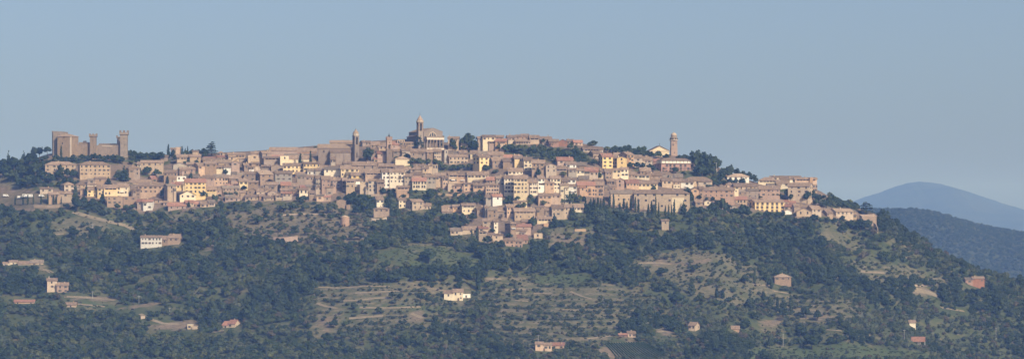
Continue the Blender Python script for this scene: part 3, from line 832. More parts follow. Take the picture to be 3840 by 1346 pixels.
for tab, grp in ((H, 'houses of the hill town'), (H2, 'farm buildings on the slopes')):
    for (ox, oy, s), txt in tab.items():
        for line in txt.strip().splitlines():
            spec, lab = line.split('|'); f = spec.split()
            x0, x1, yr, ye, yb = (float(v) for v in f[:5])
            SPEC.append([ox + x0 / s, ox + x1 / s, oy + yr / s, oy + ye / s, oy + yb / s, f[5], f[6], f[7:], lab.strip(), grp])
# where a house's foot is hidden just behind the next roof down the hill, carry its walls down to there
for a in SPEC:
    if 'farm' in a[9]: continue
    ys = []
    for b_ in SPEC:
        if b_ is a: continue
        ov = min(a[1], b_[1]) - max(a[0], b_[0])
        if ov > .25 * (a[1] - a[0]) and a[4] - 4 < b_[2] < a[4] + 26: ys.append((b_[2], ov))
    if ys:
        tot = sum(o for _, o in ys); yy = sum(y * o for y, o in ys) / tot
        if tot > .5 * (a[1] - a[0]): a[4] = max(a[4], yy + 3)
for x0, x1, yr, ye, yb, wc, rk, op, lab, grp in SPEC:
    nm, ct = ('house', 'house')
    l = lab.lower()
    if 'farmhouse' in l: nm, ct = 'farmhouse', 'farmhouse'
    elif 'villa' in l and 'village' not in l and 'below the white villa' not in l and 'of the villa' not in l: nm = ct = 'villa'
    elif 'barn' in l: nm = ct = 'barn'
    elif ' shed' in l and 'above' not in l.split('shed')[0]: nm = ct = 'shed'
    elif 'ruin' in l and 'of the' not in l: nm = ct = 'ruin'
    elif 'apartment block' in l: nm, ct = 'apartment_block', 'apartment block'
    house(x0, x1, yr, ye, yb, wc, rk, op, lab, nm, ct, grp)
# ------------------------------------------------------------------ landmarks
class L:
    """local frame of a landmark: metres from photo measurements at its distance"""
    def __init__(s, ox, oy, sc, xc, yb, label, name, cat, yaw=0, group=None, back=0.):
        s.ox, s.oy, s.s = ox, oy, sc
        px, py = ox + xc / sc, oy + yb / sc
        X, Y, Z = hit(px, py)
        s.m = Y / FPX / sc; s.xc = xc
        f = 1 + back / Y
        s.zb = ray(px, py)[1] * Y; s.Y = Y
        base = min(gz1(X, Y), s.zb) ; s.yb = yb + (base - s.zb) / s.m * -1
        s.root = thing(name, label, cat, (X * f, Y * f, base), R(yaw), group)
    def x(s, c): return (c - s.xc) * s.m
    def z(s, c): return (s.yb - c) * s.m
    def rect(s, x0, x1, y0, y1): RECTS.append((s.ox + x0 / s.s, s.ox + x1 / s.s, s.oy + y0 / s.s, s.oy + y1 / s.s, s.Y))
def merlons(par, mat, x0, x1, y0, y1, z, h=.9, w=.8, gap=.75, t=.35):
    for (ax, fixed) in (('x', y0), ('x', y1 - t), ('y', x0), ('y', x1 - t)):
        a0, a1 = (x0, x1) if ax == 'x' else (y0, y1)
        n = max(2, int((a1 - a0 + gap) / (w + gap))); step = (a1 - a0 - w) / (n - 1)
        for i in range(n):
            p = a0 + i * step
            b = MB()
            if ax == 'x': b.box(p, p + w, fixed, fixed + t, z, z + h)
            elif 0 < i < n - 1: b.box(fixed, fixed + t, p, p + w, z, z + h)
            if b.v: b.obj('merlon', mat, par)
# ---- fortress
F = L(160, 470, 3.6125, 640, 420, 'large brown stone fortress with crenellated towers on the left end of the ridge', 'fortress', 'fortress')
rt = F.root; x, z = F.x, F.z
F.rect(117, 1155, 80, 400)
def ftower(name, xa, xb, sxa, sxb, ztop, zhead, zsh, y0, slit=True, mat='fort'):
    w = x(xb) - x(xa); b = MB()
    i0, i1 = x(sxa), x(sxb); dw = i1 - i0
    b.prism([(i0, y0), (i1, y0), (i1, y0 + dw), (i0, y0 + dw)], -4, z(zsh))
    i = len(b.v); m = (w - dw) / 2       # flared corbel
    zz0, zz1 = z(zsh), z(zsh) + max(.5, m)
    b.v += [(i0, y0, zz0), (i1, y0, zz0), (i1, y0 + dw, zz0), (i0, y0 + dw, zz0), (i0 - m, y0 - m, zz1), (i1 + m, y0 - m, zz1), (i1 + m, y0 + dw + m, zz1), (i0 - m, y0 + dw + m, zz1)]
    b.f += [[i + a for a in f] for f in ((0, 1, 5, 4), (1, 2, 6, 5), (2, 3, 7, 6), (3, 0, 4, 7))]; b.m += [0] * 4
    X0, X1, Y0, Y1 = i0 - m, i1 + m, y0 - m, y0 + dw + m
    b.box(X0, X1, Y0, Y1, zz1, z(zhead))
    t = b.obj('tower', mat, rt)
    merlons(t, mat, X0, X1, Y0, Y1, z(zhead), (zhead - ztop) * F.m * 1.15, 1.25, 1.1, .6)
    if slit:
        q = MB(); q.box(-.18, .18, -.05, 0, -.7, .7); me = q.mesh('window', 'dark')
        link('window', me, t, ((i0 + i1) / 2, y0, z(zsh) - 3)); link('window', me, t, ((i0 + i1) / 2 + .6, y0, z(zsh) - 9))
b = MB()   # tall rear block, broken top
b.prism([(x(117), 6), (x(135), 1), (x(300), 1), (x(318), 16), (x(130), 18)], -4, z(88))
for a, c, h in ((118, 160, 78), (165, 215, 80), (222, 262, 83), (270, 300, 90)): b.box(x(a), x(c), 1.0, 2.4, z(89), z(h))
b.obj('rear_block', 'fort', rt)
kp = [(x(205), -4.2), (x(385), -4.5), (x(478), 4), (x(440), 14), (x(215), 14)]
k = MB(); k.prism(kp, -4, z(151)); kk = k.obj('keep', 'fort', rt)
k = MB(); k.prism([(x(374), -4.75), (x(392), -4.75), (x(397), -3.6), (x(374), -3.9)], -4, z(152)); k.obj('lit_corner_seam', 'fort_pale', rt)  # pale strip paints the sunlit seam along the keep's corner
k = MB(); e = z(150); tip = (x(322), 5, z(112)); ov = [(a + (a - x(330)) * .05, b_ + (b_ - 5) * .07, e) for a, b_ in kp]
k.slab(ov + [(x(300), 5, z(113)), (x(360), 5, z(118))], [[0, 1, 6, 5], [1, 2, 6], [2, 3, 6], [3, 4, 5, 6], [4, 0, 5]], .3)
k.obj('roof', 'roof_pale', kk)
q = MB(); q.box(-.5, .5, -.06, 0, -.9, .9); me = q.mesh('window', 'dark')
for cx, cy, yy in ((295, 162, -4.36), (275, 245, -4.33)): link('window', me, kk, (x(cx), yy, z(cy)), 0)
k = MB(); k.prism([(x(410), 5), (x(640), 3), (x(640), 5), (x(410), 7)], -4, z(252))
for a in range(440, 630, 22): k.box(x(a), x(a + 13), 3.6, 4.6, z(253), z(240 - (a > 520) * 8 - (a % 3) * 3))
k.box(x(470), x(640), 12, 13, -4, z(226)); k.box(x(530), x(575), 12, 13, z(226), z(208)); k.obj('curtain_wall', 'fort', rt)
k = MB(); k.prism([(x(700), 3), (x(1075), 2), (x(1075), 4), (x(700), 5)], -4, z(270))
for a in range(745, 1040, 21): k.box(x(a), x(a + 12), 2.9, 3.9, z(271), z(262 + (a % 2) * 2))
cw = k.obj('curtain_wall', 'fort', rt)
k = MB(); k.box(x(800), x(1040), 2.35, 2.75, z(288), z(272)); k.obj('corbel_band', 'fort_pale', cw)
k = MB(); k.box(x(740), x(1000), 14, 15, -4, z(247))
for a in range(750, 990, 24): k.box(x(a), x(a + 13), 14, 15, z(248), z(241))
k.obj('curtain_wall', 'fort', rt)
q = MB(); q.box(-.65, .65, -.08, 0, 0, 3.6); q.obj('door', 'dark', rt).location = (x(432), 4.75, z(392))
ftower('tower', 627, 734, 638, 723, 114, 128, 165, 0)
ftower('tower', 975, 1045, 985, 1035, 136, 150, 175, 16, False)
ftower('tower', 1037, 1156, 1052, 1148, 72, 95, 138, -1)
k = MB(); dw = x(1150) - x(1062)      # sloping foot of the corner tower
k.ring(x(1102), 2.6, [(dw * .86, -4), (dw * .72, z(400)), (dw * .7, z(330))], 4, R(45)); k.obj('battered_base', 'fort_pale', rt)

# ---- cathedral with portico
C = L(1500, 400, 3.6125, 320, 570, 'stone cathedral with white columned portico and slim domed bell tower on the hilltop', 'cathedral', 'church', 24)
rt = C.root; m_ = C.m / math.cos(R(24))
fx = lambda c: (c - 320) * m_      # along the facade
z = C.z
w0, w1 = fx(322), fx(575); wm = (w0 + w1) / 2; LEN = 36
C.rect(90, 590, 290, 540); C.rect(195, 300, 120, 300)
def gable_box(b, x0, x1, y0, y1, zb, zs, za):
    xm = (x0 + x1) / 2
    p = [(x0, zb), (x1, zb), (x1, zs), (xm, za), (x0, zs)]
    Fp = [(a, y0, c) for a, c in p]; Bp = [(a, y1, c) for a, c in p]
    b.quad(Fp); b.quad(Bp[::-1])
    for q in range(5): a, c = q, (q + 1) % 5; b.quad([Fp[c], Fp[a], Bp[a], Bp[c]])
def gable_roof(b, x0, x1, y0, y1, zs, za, oh=.4, th=.3):
    xm = (x0 + x1) / 2; s = (za - zs) / (x1 - xm); e = zs - oh * s
    b.slab([(x0 - oh, y0, e), (xm, y0, za + .1), (xm, y1, za + .1), (x0 - oh, y1, e), (x1 + oh, y0, e), (x1 + oh, y1, e)], [[0, 1, 2, 3], [1, 4, 5, 2]], th)
b = MB(); gable_box(b, w0, w1, 0, LEN, -4, z(338), z(292)); nave = b.obj('nave', 'church_stone', rt)
b = MB(); gable_roof(b, w0, w1, -.3, LEN, z(338) + .2, z(292) + .2); b.obj('roof', 'roof_pale', nave)
b = MB(); b.box(w0 - 4.5, w0 - .05, 10, LEN - 6, -4, z(400)); b.box(w1 + .05, w1 + 2.2, 2, LEN - 6, -4, z(398))
ai = b.obj('aisle', 'church_stone', rt)
b = MB(); b.slab([(w0 - 5, 9.6, z(402)), (w0 - .02, 9.6, z(378)), (w0 - .02, LEN - 5, z(378)), (w0 - 5, LEN - 5, z(402))], [[0, 1, 2, 3]], .25)
b.slab([(w1 + .03, 1.6, z(385)), (w1 + 2.7, 1.6, z(396)), (w1 + 2.7, LEN - 6, z(396)), (w1 + .03, LEN - 6, z(385))], [[0, 1, 2, 3]], .25); b.obj('roof', 'roof', ai)
b = MB(); cx, rr = fx(440), 46 * m_      # great semicircular window with mullions
b.quad([(cx + rr * math.cos(a), -.12, z(408) + rr * 1.15 * math.sin(a)) for a in [i * math.pi / 16 for i in range(17)]])
for xx in (-.33, .33): b.box(cx + xx * rr - .22, cx + xx * rr + .22, -.3, -.13, z(408), z(408) + rr * 1.0, 1)
b.box(cx - rr - .3, cx + rr + .3, -.3, 0, z(408) - .5, z(408), 1)
for i in range(12):
    a0, a1 = math.pi * i / 12, math.pi * (i + 1) / 12
    b.quad([(cx + r_ * math.cos(a), -.26, z(408) + r_ * 1.15 * math.sin(a)) for r_, a in ((rr, a0), (rr + .5, a0), (rr + .5, a1), (rr, a1))], 1)
b.obj('window', ['pane', 'trim'], nave)
px0, px1 = fx(340), fx(572)
PD = 4.2
b = MB(); b.box(px0, px1, -PD, -.01, -3, .6); b.obj('steps', 'trim', rt)
p = link('portico', None, rt)
b = MB(); b.box(px0, px1, -PD, -.01, z(448), z(420)); b.box(px0 - .3, px1 + .3, -PD - .3, -.01, z(420), z(414)); en = b.obj('entablature', 'trim', p)
b = MB(); b.slab([(px0 - .4, -PD - .4, z(414) + .02), (px1 + .4, -PD - .4, z(414) + .02), (px1 + .4, 0, z(400)), (px0 - .4, 0, z(400))], [[0, 1, 2, 3]], .2); b.obj('roof', 'roof_grey', p)
b = MB(); r = .62; b.box(-r * 1.2, r * 1.2, -r * 1.2, r * 1.2, .6, 1.1); b.ring(0, 0, [(r, 1.1), (r * 1.02, 5), (r * .85, z(456))], 12); b.box(-r * 1.2, r * 1.2, -r * 1.2, r * 1.2, z(456), z(448))
cme = b.mesh('column', 'church_stone')
for i in range(6): link('column', cme, p, (px0 + .9 + i * (px1 - px0 - 1.8) / 5, -PD + .85, 0))
for i in range(5):
    xx = px0 + .9 + (i + .5) * (px1 - px0 - 1.8) / 5
    b = MB(); b.box(xx - .95, xx + .95, -.08, 0, .6, z(500)); b.obj('door', 'brick', p)
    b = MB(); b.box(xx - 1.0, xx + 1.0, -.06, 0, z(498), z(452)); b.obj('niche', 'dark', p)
def bell_tower(root, cx, cy, w, zb, zbelf, zcorn, mat, top, yaw=0, n=4):
    """square shaft, open belfry with four piers and a bell; `top` builds what crowns it"""
    t = link('bell_tower', None, root, (cx, cy, 0), R(yaw)) if root else None
    h = w / 2
    b = MB(); b.box(-h, h, -h, h, zb, zbelf); b.box(-h - .18, h + .18, -h - .18, h + .18, zbelf - .5, zbelf - .05); b.obj('shaft', mat, t)
    b = MB(); pw = w * .27
    for sx in (-1, 1):
        for sy in (-1, 1):
            x0, x1 = sorted((sx * h * .995, sx * (h - pw))); y0, y1 = sorted((sy * h * .995, sy * (h - pw))); b.box(x0, x1, y0, y1, zbelf, zcorn)
    ow = w - 2 * pw; zs = zcorn - ow * .5 - .6
    for rot in range(4):        # arched heads
        ca, sa = math.cos(rot * math.pi / 2), math.sin(rot * math.pi / 2)
        for i in range(6):
            a0, a1 = math.pi * i / 6, math.pi * (i + 1) / 6
            pts = [(ow / 2 * math.cos(a0), zs + ow / 2 * math.sin(a0)), (ow / 2 * math.cos(a0), zcorn), (ow / 2 * math.cos(a1), zcorn), (ow / 2 * math.cos(a1), zs + ow / 2 * math.sin(a1))]
            for yy, o in ((-h * .99, 1), (-h + pw, -1)):
                P = [(u * ca - yy * sa, u * sa + yy * ca, v) for u, v in pts]; b.quad(P[::o])
            q = [(pts[0], pts[3])]
            for A, B in q: b.quad([(u * ca - yy * sa, u * sa + yy * ca, v) for (u, v), yy in ((A, -h * .99), (B, -h * .99), (B, -h + pw), (A, -h + pw))])
    b.box(-h - .35, h + .35, -h - .35, h + .35, zcorn, zcorn + .55); b.obj('belfry', mat, t)
    b = MB(); hb = ow * .9; b.ring(0, 0, [(hb * .62, zs - hb * .75), (hb * .5, zs - hb * .6), (hb * .38, zs), (hb * .12, zs + hb * .25)], 10); b.box(-.12, .12, -h + .2, h - .2, zs + hb * .25, zs + hb * .25 + .25); b.obj('bell', 'bronze', t)
    top(t, zcorn + .55)
    return t
def top_cathedral(t, zz):
    b = MB(); b.ring(0, 0, [(3.4, zz), (3.5, zz + .3), (3.2, zz + .8), (2.9, z(198)), (3.3, z(195)), (3.2, z(190))], 8, R(22.5)); b.obj('drum', 'trim', t)
    b = MB(); b.ring(0, 0, [(3.1, z(190)), (2.35, z(168)), (1.25, z(142)), (.4, z(122))], 8, R(22.5)); b.obj('spire', 'roof_pale', t)
    b = MB(); b.ring(0, 0, [(.14, z(122)), (.12, z(98))], 6); b.ring(0, 0, [(.1, z(112)), (.4, z(109)), (.1, z(106))], 8); b.box(-.5, .5, -.05, .05, z(92), z(90)); b.box(-.06, .06, -.06, .06, z(98), z(84)); b.obj('cross', 'iron', t)
tx = -1.0; Y_T = 2.5
bell_tower(rt, fx(250) + 2.0, 1.2, 90 * C.m / 1.0 * .78, -4, z(330), z(218), 'church_stone', top_cathedral, 0)

# ---- grey bell tower and its brown church
G = L(1200, 420, 3.6125, 505, 672, 'tall grey stone bell tower with domed lantern, left of the town centre', 'bell_tower', 'bell tower', 30)
G.rect(455, 552, 235, 665); z = G.z
def top_grey(t, zz):
    b = MB(); b.ring(0, 0, [(2.9, zz), (2.8, z(300)), (3.05, z(298)), (3.0, z(292))], 8, R(22.5)); b.obj('drum', 'trim', t)
    b = MB(); b.ring(0, 0, [(2.8, z(292)), (2.55, z(278)), (1.9, z(262)), (1.0, z(252)), (.9, z(240)), (.3, z(234))], 10); b.obj('dome', 'roof_pale', t)
    b = MB(); b.ring(0, 0, [(.1, z(234)), (.08, z(216))], 6); b.ring(0, 0, [(.05, z(228)), (.45, z(224)), (.05, z(219))], 8); b.obj('finial', 'iron', t)
w = 92 * G.m / (math.cos(R(30)) + math.sin(R(30))) 
t0 = bell_tower(G.root, 0, 3, w, -4, z(440), z(330), 'grey_stone', top_grey)
# its children hang directly under the tower thing
for ch in list(t0.children): ch.parent = G.root; ch.location = (0, 3, 0)
bpy.data.objects.remove(t0)
b = MB(); h = w / 2; b.quad([(-.55, -h - .06, z(620)), (.55, -h - .06, z(620)), (.55, -h - .06, z(560)), (0, -h - .06, z(540)), (-.55, -h - .06, z(560))])
b.obj('window', 'dark', G.root).location = (0, 3, 0)
ch_, w, d, ze, rise, yaw = house(1200 - 30 / 3.6125, 1200 + 455 / 3.6125, 420 + 432 / 3.6125, 420 + 484 / 3.6125, 420 + 690 / 3.6125, 'b', 'g', 'a3 n0 d15 P K', 'big brown stone church nave with long pale roof, attached left of the grey bell tower', 'church', 'church', None, 'grey_stone')
add_wins(ch_, w, d, ze, 10, 3, 1, WARCH, 0, 0, 3.4)
b = MB(); xa, xb = -w * .16, w * .42; cz = ze - 4.2; yw = -d/2 - .02
b.v = [(xa, yw - 5, -3), (xb, yw - 5, -3), (xb, yw, -3), (xa, yw, -3), (xa, yw - 5, cz), (xb, yw - 5, cz), (xb, yw, cz + 2), (xa, yw, cz + 2)]
b.f = [[3, 2, 1, 0], [4, 5, 6, 7], [0, 1, 5, 4], [1, 2, 6, 5], [2, 3, 7, 6], [3, 0, 4, 7]]; b.m = [0] * 6
for xx in (.3, .7): b.box(xa + (xb - xa) * xx - .5, xa + (xb - xa) * xx + .5, yw - 5.6, yw - 5.01, -3, cz - .6)
tr = b.obj('side_chapel', 'wall_b', ch_)
b = MB(); b.slab([(xa - .5, yw - 5.6, cz - .1), (xb + .5, yw - 5.6, cz - .1), (xb + .5, yw, cz + 2.25), (xa - .5, yw, cz + 2.25)], [[0, 1, 2, 3]], .22); b.obj('roof', 'roof', tr)

# ---- slim brick town-hall tower
T = L(1200, 420, 3.6125, 942, 705, 'slim brick tower with battlements and iron bell cage above the town centre', 'brick_tower', 'tower', 12)
T.rect(895, 988, 285, 690); z = T.z; m = T.m; rt = T.root
hw = 88 * m / 2 / 1.12
b = MB(); b.box(-hw, hw, 0, 2 * hw, -4, z(505)); b.box(-hw - .15, hw + .15, -.15, 2 * hw + .15, z(508), z(502)); b.obj('base', 'grey_stone', rt)
h2 = 76 * m / 2 / 1.12
b = MB(); pw = h2 * .5
for sx in (-1, 1):
    for sy in (0, 1):
        x0, x1 = sorted((sx * h2, sx * (h2 - pw))); y0 = hw - h2 + sy * (2 * h2 - pw); b.box(x0, x1, y0, y0 + pw, z(502), z(440))
b.box(-h2, h2, hw - h2, hw + h2, z(440), z(378)); sh = b.obj('shaft', 'brick', rt)
b = MB(); b.ring(0, hw, [(.9, z(490)), (.8, z(480)), (.5, z(455)), (.15, z(448))], 10); b.obj('bell', 'bronze', rt)
b = MB(); h3 = 86 * m / 2 / 1.1; b.box(-h3, h3, hw - h3, hw + h3, z(378), z(352)); bt = b.obj('parapet', 'brick', rt); merlons(bt, 'brick', -h3, h3, hw - h3, hw + h3, z(352), 1.3, .8, .65, .4)
q = MB(); q.box(-.3, .3, -.06, 0, -.5, .5); me = q.mesh('window', 'dark'); link('window', me, rt, (0, hw - h2, z(415))); link('window', me, rt, (.2, 0, z(560)))
b = MB()
for k_ in range(6):
    a = k_ * math.pi / 3
    for i in range(5):
        t_ = i / 5; r0, r1 = 1.15 * math.cos(t_ * 1.5), 1.15 * math.cos((t_ + .2) * 1.5); za, zb_ = z(345) + t_ * 2.9, z(345) + (t_ + .2) * 2.9
        b.quad([(r0 * math.cos(a) - .12, hw + r0 * math.sin(a), za), (r0 * math.cos(a) + .12, hw + r0 * math.sin(a), za), (r1 * math.cos(a) + .12, hw + r1 * math.sin(a), zb_), (r1 * math.cos(a) - .12, hw + r1 * math.sin(a), zb_)])
b.ring(0, hw, [(.2, z(345) + 2.8), (.15, z(284))], 6); b.ring(0, hw, [(.7, z(342)), (.6, z(330)), (.3, z(322))], 8); b.obj('bell_cage', 'iron', rt)

# ---- right-hand church: white temple front and brick tower with pale cupola
B = L(2200, 480, 3.6125, 1188, 410, 'round-topped brick bell tower with pale cupola, right of the white gabled church', 'bell_tower', 'bell tower', 8, None, 16.)
B.rect(1135, 1240, 40, 390); z = B.z; m = B.m; rt = B.root
h = 96 * m / 2 / 1.1
b = MB(); b.box(-h, h, 0, 2 * h, -4, z(272)); b.box(-h - .22, h + .22, -.22, 2 * h + .22, z(278), z(268)); b.box(-h * .94, h * .94, h * .06, 2 * h - h * .06, z(268), z(165)); b.obj('shaft', 'brick', rt)
b = MB(); b.ring(0, h, [(h * 1.2, z(165)), (h * 1.42, z(160)), (h * 1.42, z(152))], 20); b.obj('cornice', 'trim', rt)
b = MB(); b.ring(0, h, [(h * 1.05, z(152)), (h * 1.06, z(132)), (h * 1.16, z(128)), (h * 1.14, z(122)), (h * .97, z(118)), (h * .93, z(100))], 16); dr = b.obj('drum', 'church_stone', rt)
for k_ in range(8):
    q = MB(); a = k_ * math.pi / 4 + .4; q.ring(h * 1.1 * math.cos(a), h + h * 1.1 * math.sin(a), [(.55, z(150)), (.55, z(134))], 8); q.obj('round_window', 'dark', dr)
b = MB(); b.ring(0, h, [(h * .95, z(100)), (h * .92, z(85)), (h * .75, z(70)), (h * .45, z(62)), (.25, z(58)), (.12, z(52)), (.08, z(36))], 14); b.obj('cupola', 'wall_t', rt, True)
for cx, cy, w_, hh in ((1172, 225, 1.0, 1.7), (1168, 195, .6, .7), (1210, 195, .6, .7), (1190, 330, .5, 1.2)):
    q = MB(); q.box(-w_ / 2, w_ / 2, -.07, 0, -hh / 2, hh / 2); q.obj('window', 'dark', rt).location = ((cx - 1188) * m, (h * .06 if cy < 268 else 0), z(cy))
W = L(2200, 480, 3.6125, 985, 385, 'white church with low triangular pediment, left of the brick tower with pale cupola', 'church', 'church', 6)
W.rect(840, 1128, 232, 372); z = W.z; m = W.m; rt = W.root
x0, x1 = (858 - 985) * m, (1118 - 985) * m; hg = z(306)
b = MB(); gable_box(b, x0, x1, 0, 22, -4, hg, z(243)); wn = b.obj('wall', 'wall_c', rt)
b = MB(); gable_roof(b, x0, x1, -.7, 22.5, hg + .25, z(240), .9, .45); b.obj('roof', 'roof', wn)
b = MB(); b.box(x0 - .8, x1 + .8, -.6, -.02, hg - .6, hg + .1); b.obj('cornice', 'trim', wn)
b = MB(); b.box(-.1, .1, -.6, -.4, z(240), z(208)); b.box(-.55, .55, -.6, -.4, z(220), z(217)); b.obj('cross', 'iron', rt)
b = MB(); b.box(-.9, .9, -.06, 0, -.9, .9); b.obj('window', 'dark', wn).location = (0, 0, z(335))
# ---- convent
cv, w, d, ze, rise, yaw = house(2200 + 318 / 3.6125, 2200 + 800 / 3.6125, 600 + 404 / 3.6125, 600 + 450 / 3.6125, 600 + 640 / 3.6125, 't', 'g', 'a2 n6x2 d13', 'left half of the long brown convent front behind the cypresses, with pale pipes', 'convent', 'convent', None)
cv, w, d, ze, rise, yaw = house(2200 + 640 / 3.6125, 2200 + 1402 / 3.6125, 600 + 398 / 3.6125, 600 + 448 / 3.6125, 600 + 700 / 3.6125, 't', 'h', 'a-3 n0 d14', 'right half of the long brown convent with hipped roof end and yellowish plaster patch', 'convent', 'convent', None)
b = MB(); b.box(w * .18, w * .40, -d/2 - .08, -d/2, 0, ze - 4.2); b.obj('plaster_patch', 'wall_c', cv)
BW = win_mesh(1.9, 1.7)
add_wins(cv, w, d, ze, 9, 7, 3, BW, 0, .2, 1.6, 4.9)
# ---- red palazzo
rp, w, d, ze, rise, yaw = house(2200 + 920 / 3.6125, 2200 + 1452 / 3.6125, 480 + 462 / 3.6125, 480 + 482 / 3.6125, 480 + 610 / 3.6125, 'r', 'h', 'a22 n9x3 V d15 K', 'long red-brick palazzo with balconies and a white glazed top storey, right skyline', 'palazzo', 'palazzo', None, 'red_brick')
b = MB(); zt = ze + .9; lw = w * .46; b.box(-lw, lw, -d/2 + 2.5, d/2 - 2, zt - 1.6, zt + 2.4); tp = b.obj('top_storey', 'wall_w', rp)
for i in range(9):
    b = MB(); b.box(-lw + .3 + i * (2 * lw - .6) / 8 - .16, -lw + .3 + i * (2 * lw - .6) / 8 + .16, -d/2 + 2.38, -d/2 + 2.5, zt - .9, zt + 2.2); b.obj('mullion', 'shutter', tp)
b = MB(); hw_, hd_ = lw + .7, d/2 - 1.5; b.slab([(-hw_, -hd_ , zt + 2.3), (hw_, -hd_, zt + 2.3), (hw_, hd_, zt + 2.3), (-hw_, hd_, zt + 2.3), (-hw_ + 5, 0, zt + 4.3), (hw_ - 5, 0, zt + 4.3)], [[0, 1, 5, 4], [1, 2, 5], [2, 3, 4, 5], [3, 0, 4]], .24); b.obj('roof', 'roof', tp)
for xx, zz in ((-.36, 4.6), (-.18, 4.6), (.22, 4.6), (.42, 4.6), (-.40, 8.0)): link('balcony', BALC, rp, (w * xx, -d/2, ze - zz))
# ---- round brick drum on the dry slope
D = L(880, 700, 1.398, 577, 208, 'round brick cistern tower with shallow cone top on the dry slope', 'cistern_tower', 'tower')
D.rect(552, 602, 148, 206); z = D.z; r = 24 * D.m
b = MB(); b.ring(0, r, [(r * 1.04, -3), (r, z(190)), (r * .97, z(160))], 24); b.obj('wall', 'wall_p', D.root)
b = MB(); b.ring(0, r, [(r * 1.02, z(160)), (r * 1.02, z(158)), (r * .1, z(149))], 24); b.obj('roof', 'roof_pale', D.root)
b = MB(); b.box(-.5, .5, -.2, .3, 0, 2); b.obj('door', 'dark', D.root)

# ---- retaining walls
def wall_line(ox, oy, s, pts, hpx, label, mat='soil_wall', name='retaining_wall'):
    P = []
    for a, c in pts: P.append(hit(ox + a / s, oy + c / s))
    b = MB(); o = Vector(P[0]); h = hpx / s * P[0][1] / FPX
    for A, B_ in zip(P, P[1:]):
        n = max(1, int(math.dist(A, B_) / 6))
        for i in range(n):
            p, q = Vector(A).lerp(Vector(B_), i / n), Vector(A).lerp(Vector(B_), (i + 1) / n)
            p.z, q.z = gz1(p.x, p.y), gz1(q.x, q.y); u = (q - p); u.z = 0; u.normalize(); nn = Vector((-u.y, u.x, 0)) * .35
            p -= o; q -= o; pt = p.z + h * random.uniform(.9, 1.05); qt = q.z + h * random.uniform(.9, 1.05)
            i0 = len(b.v)
            for bz, tz, v in ((p.z - 2, pt, p), (q.z - 2, qt, q)):
                for sg in (-1, 1): b.v += [(v.x + nn.x * sg, v.y + nn.y * sg, bz), (v.x + nn.x * sg, v.y + nn.y * sg, tz)]
            b.f += [[i0 + a for a in f] for f in ((0, 4, 5, 1), (2, 3, 7, 6), (1, 5, 7, 3), (0, 1, 3, 2), (4, 6, 7, 5))]; b.m += [0] * 5
    ob = b.obj(name, mat); ob.location = o; tag(ob, label, 'wall'); return ob
wall_line(160, 640, 3.6125, [(-120, 500), (40, 505), (240, 500)], 38, 'long tan retaining wall in front of the car park cypresses')
wall_line(1560, 560, 3.6125, [(240, 600), (380, 625), (600, 625), (760, 620)], 24, 'pale garden wall below the orange houses in the town centre')
wall_line(1560, 560, 3.6125, [(780, 668), (900, 665)], 36, 'short pale garden wall left of the bright white blank house')
wall_line(1300, 680, 3.6125, [(338, 580), (410, 580), (480, 575), (540, 560)], 80, 'tall brown terrace wall carrying the brick farmhouse', 'wall_t')
wall_line(1300, 680, 3.6125, [(330, 200), (420, 196), (560, 195)], 26, 'weathered stone wall under the dark trees below the white tenement')
wall_line(2700, 600, 3.6125, [(880, 785), (1000, 790), (1150, 795)], 28, 'long pale stone wall under the lower right terrace houses')
wall_line(2950, 640, 3.6125, [(1180, 770), (1215, 800), (1235, 845)], 70, 'crumbling stone buttress wall at the spur tip under the watch-house')
wall_line(850, 620, 3.6125, [(760, 680), (900, 668), (1100, 664), (1340, 668)], 14, 'long low pale wall across the dry olive slope')
wall_line(1860, 690, 3.6125, [(1065, 640), (1215, 640)], 34, 'broken tan wall at the clearing below the convent wood')
wall_line(880, 700, 1.398, [(205, 300), (260, 300), (330, 296)], 38, 'reddish earth retaining wall on the dry slope', 'wall_p')
wall_line(3000, 600, 1.2107, [(505, 573), (530, 572), (555, 571), (580, 571), (600, 570)], 8, 'pale stone wall at the clearing on far right slope')

# ---- vans in the car park
def van_parts(root, L_=5.2, high=2.5, camper=False):
    b = MB(); w = 1.0
    prof = [(-L_/2, .45), (L_/2, .45), (L_/2, 1.15), (L_/2 - .75, 1.4), (L_/2 - 1.5, high), (-L_/2, high)] if not camper else [(-L_/2, .5), (L_/2, .5), (L_/2, 1.2), (L_/2 - .6, 1.45), (L_/2 - 1.1, 2.1), (L_/2 - .7, 2.3), (L_/2 - .9, 3.0), (-L_/2, 3.0)]
    Fp = [(a, -w, c) for a, c in prof]; Bp = [(a, w, c) for a, c in prof]
    b.quad(Fp); b.quad(Bp[::-1])
    for q in range(len(prof)): a, c = q, (q + 1) % len(prof); b.quad([Fp[c], Fp[a], Bp[a], Bp[c]])
    body = b.obj('body', 'white_paint', root)
    b = MB(); b.box(L_/2 - 2.1, L_/2 - 1.45, -w - .02, w + .02, 1.45, 2.0)
    if camper: b.box(-L_/2 + .8, -L_/2 + 2.2, -w - .02, w + .02, 1.7, 2.3)
    b.obj('window', 'pane', body)
    for sx in (-1, 1):
        for sy in (-1, 1):
            v = []
            q = MB(); n = 12; i = 0
            for yy in (0, .22):
                for j in range(n): q.v.append((.36 * math.cos(2 * math.pi * j / n), yy, .36 * math.sin(2 * math.pi * j / n)))
            for j in range(n): a, c = j, (j + 1) % n; q.f.append([a, c, c + n, a + n]); q.m.append(0)
            q.f += [list(range(n))[::-1], list(range(n, 2 * n))]; q.m += [0, 0]
            q.obj('wheel', 'rubber', root).location = (sx * (L_/2 - .95), sy * .9 - .11, .36)
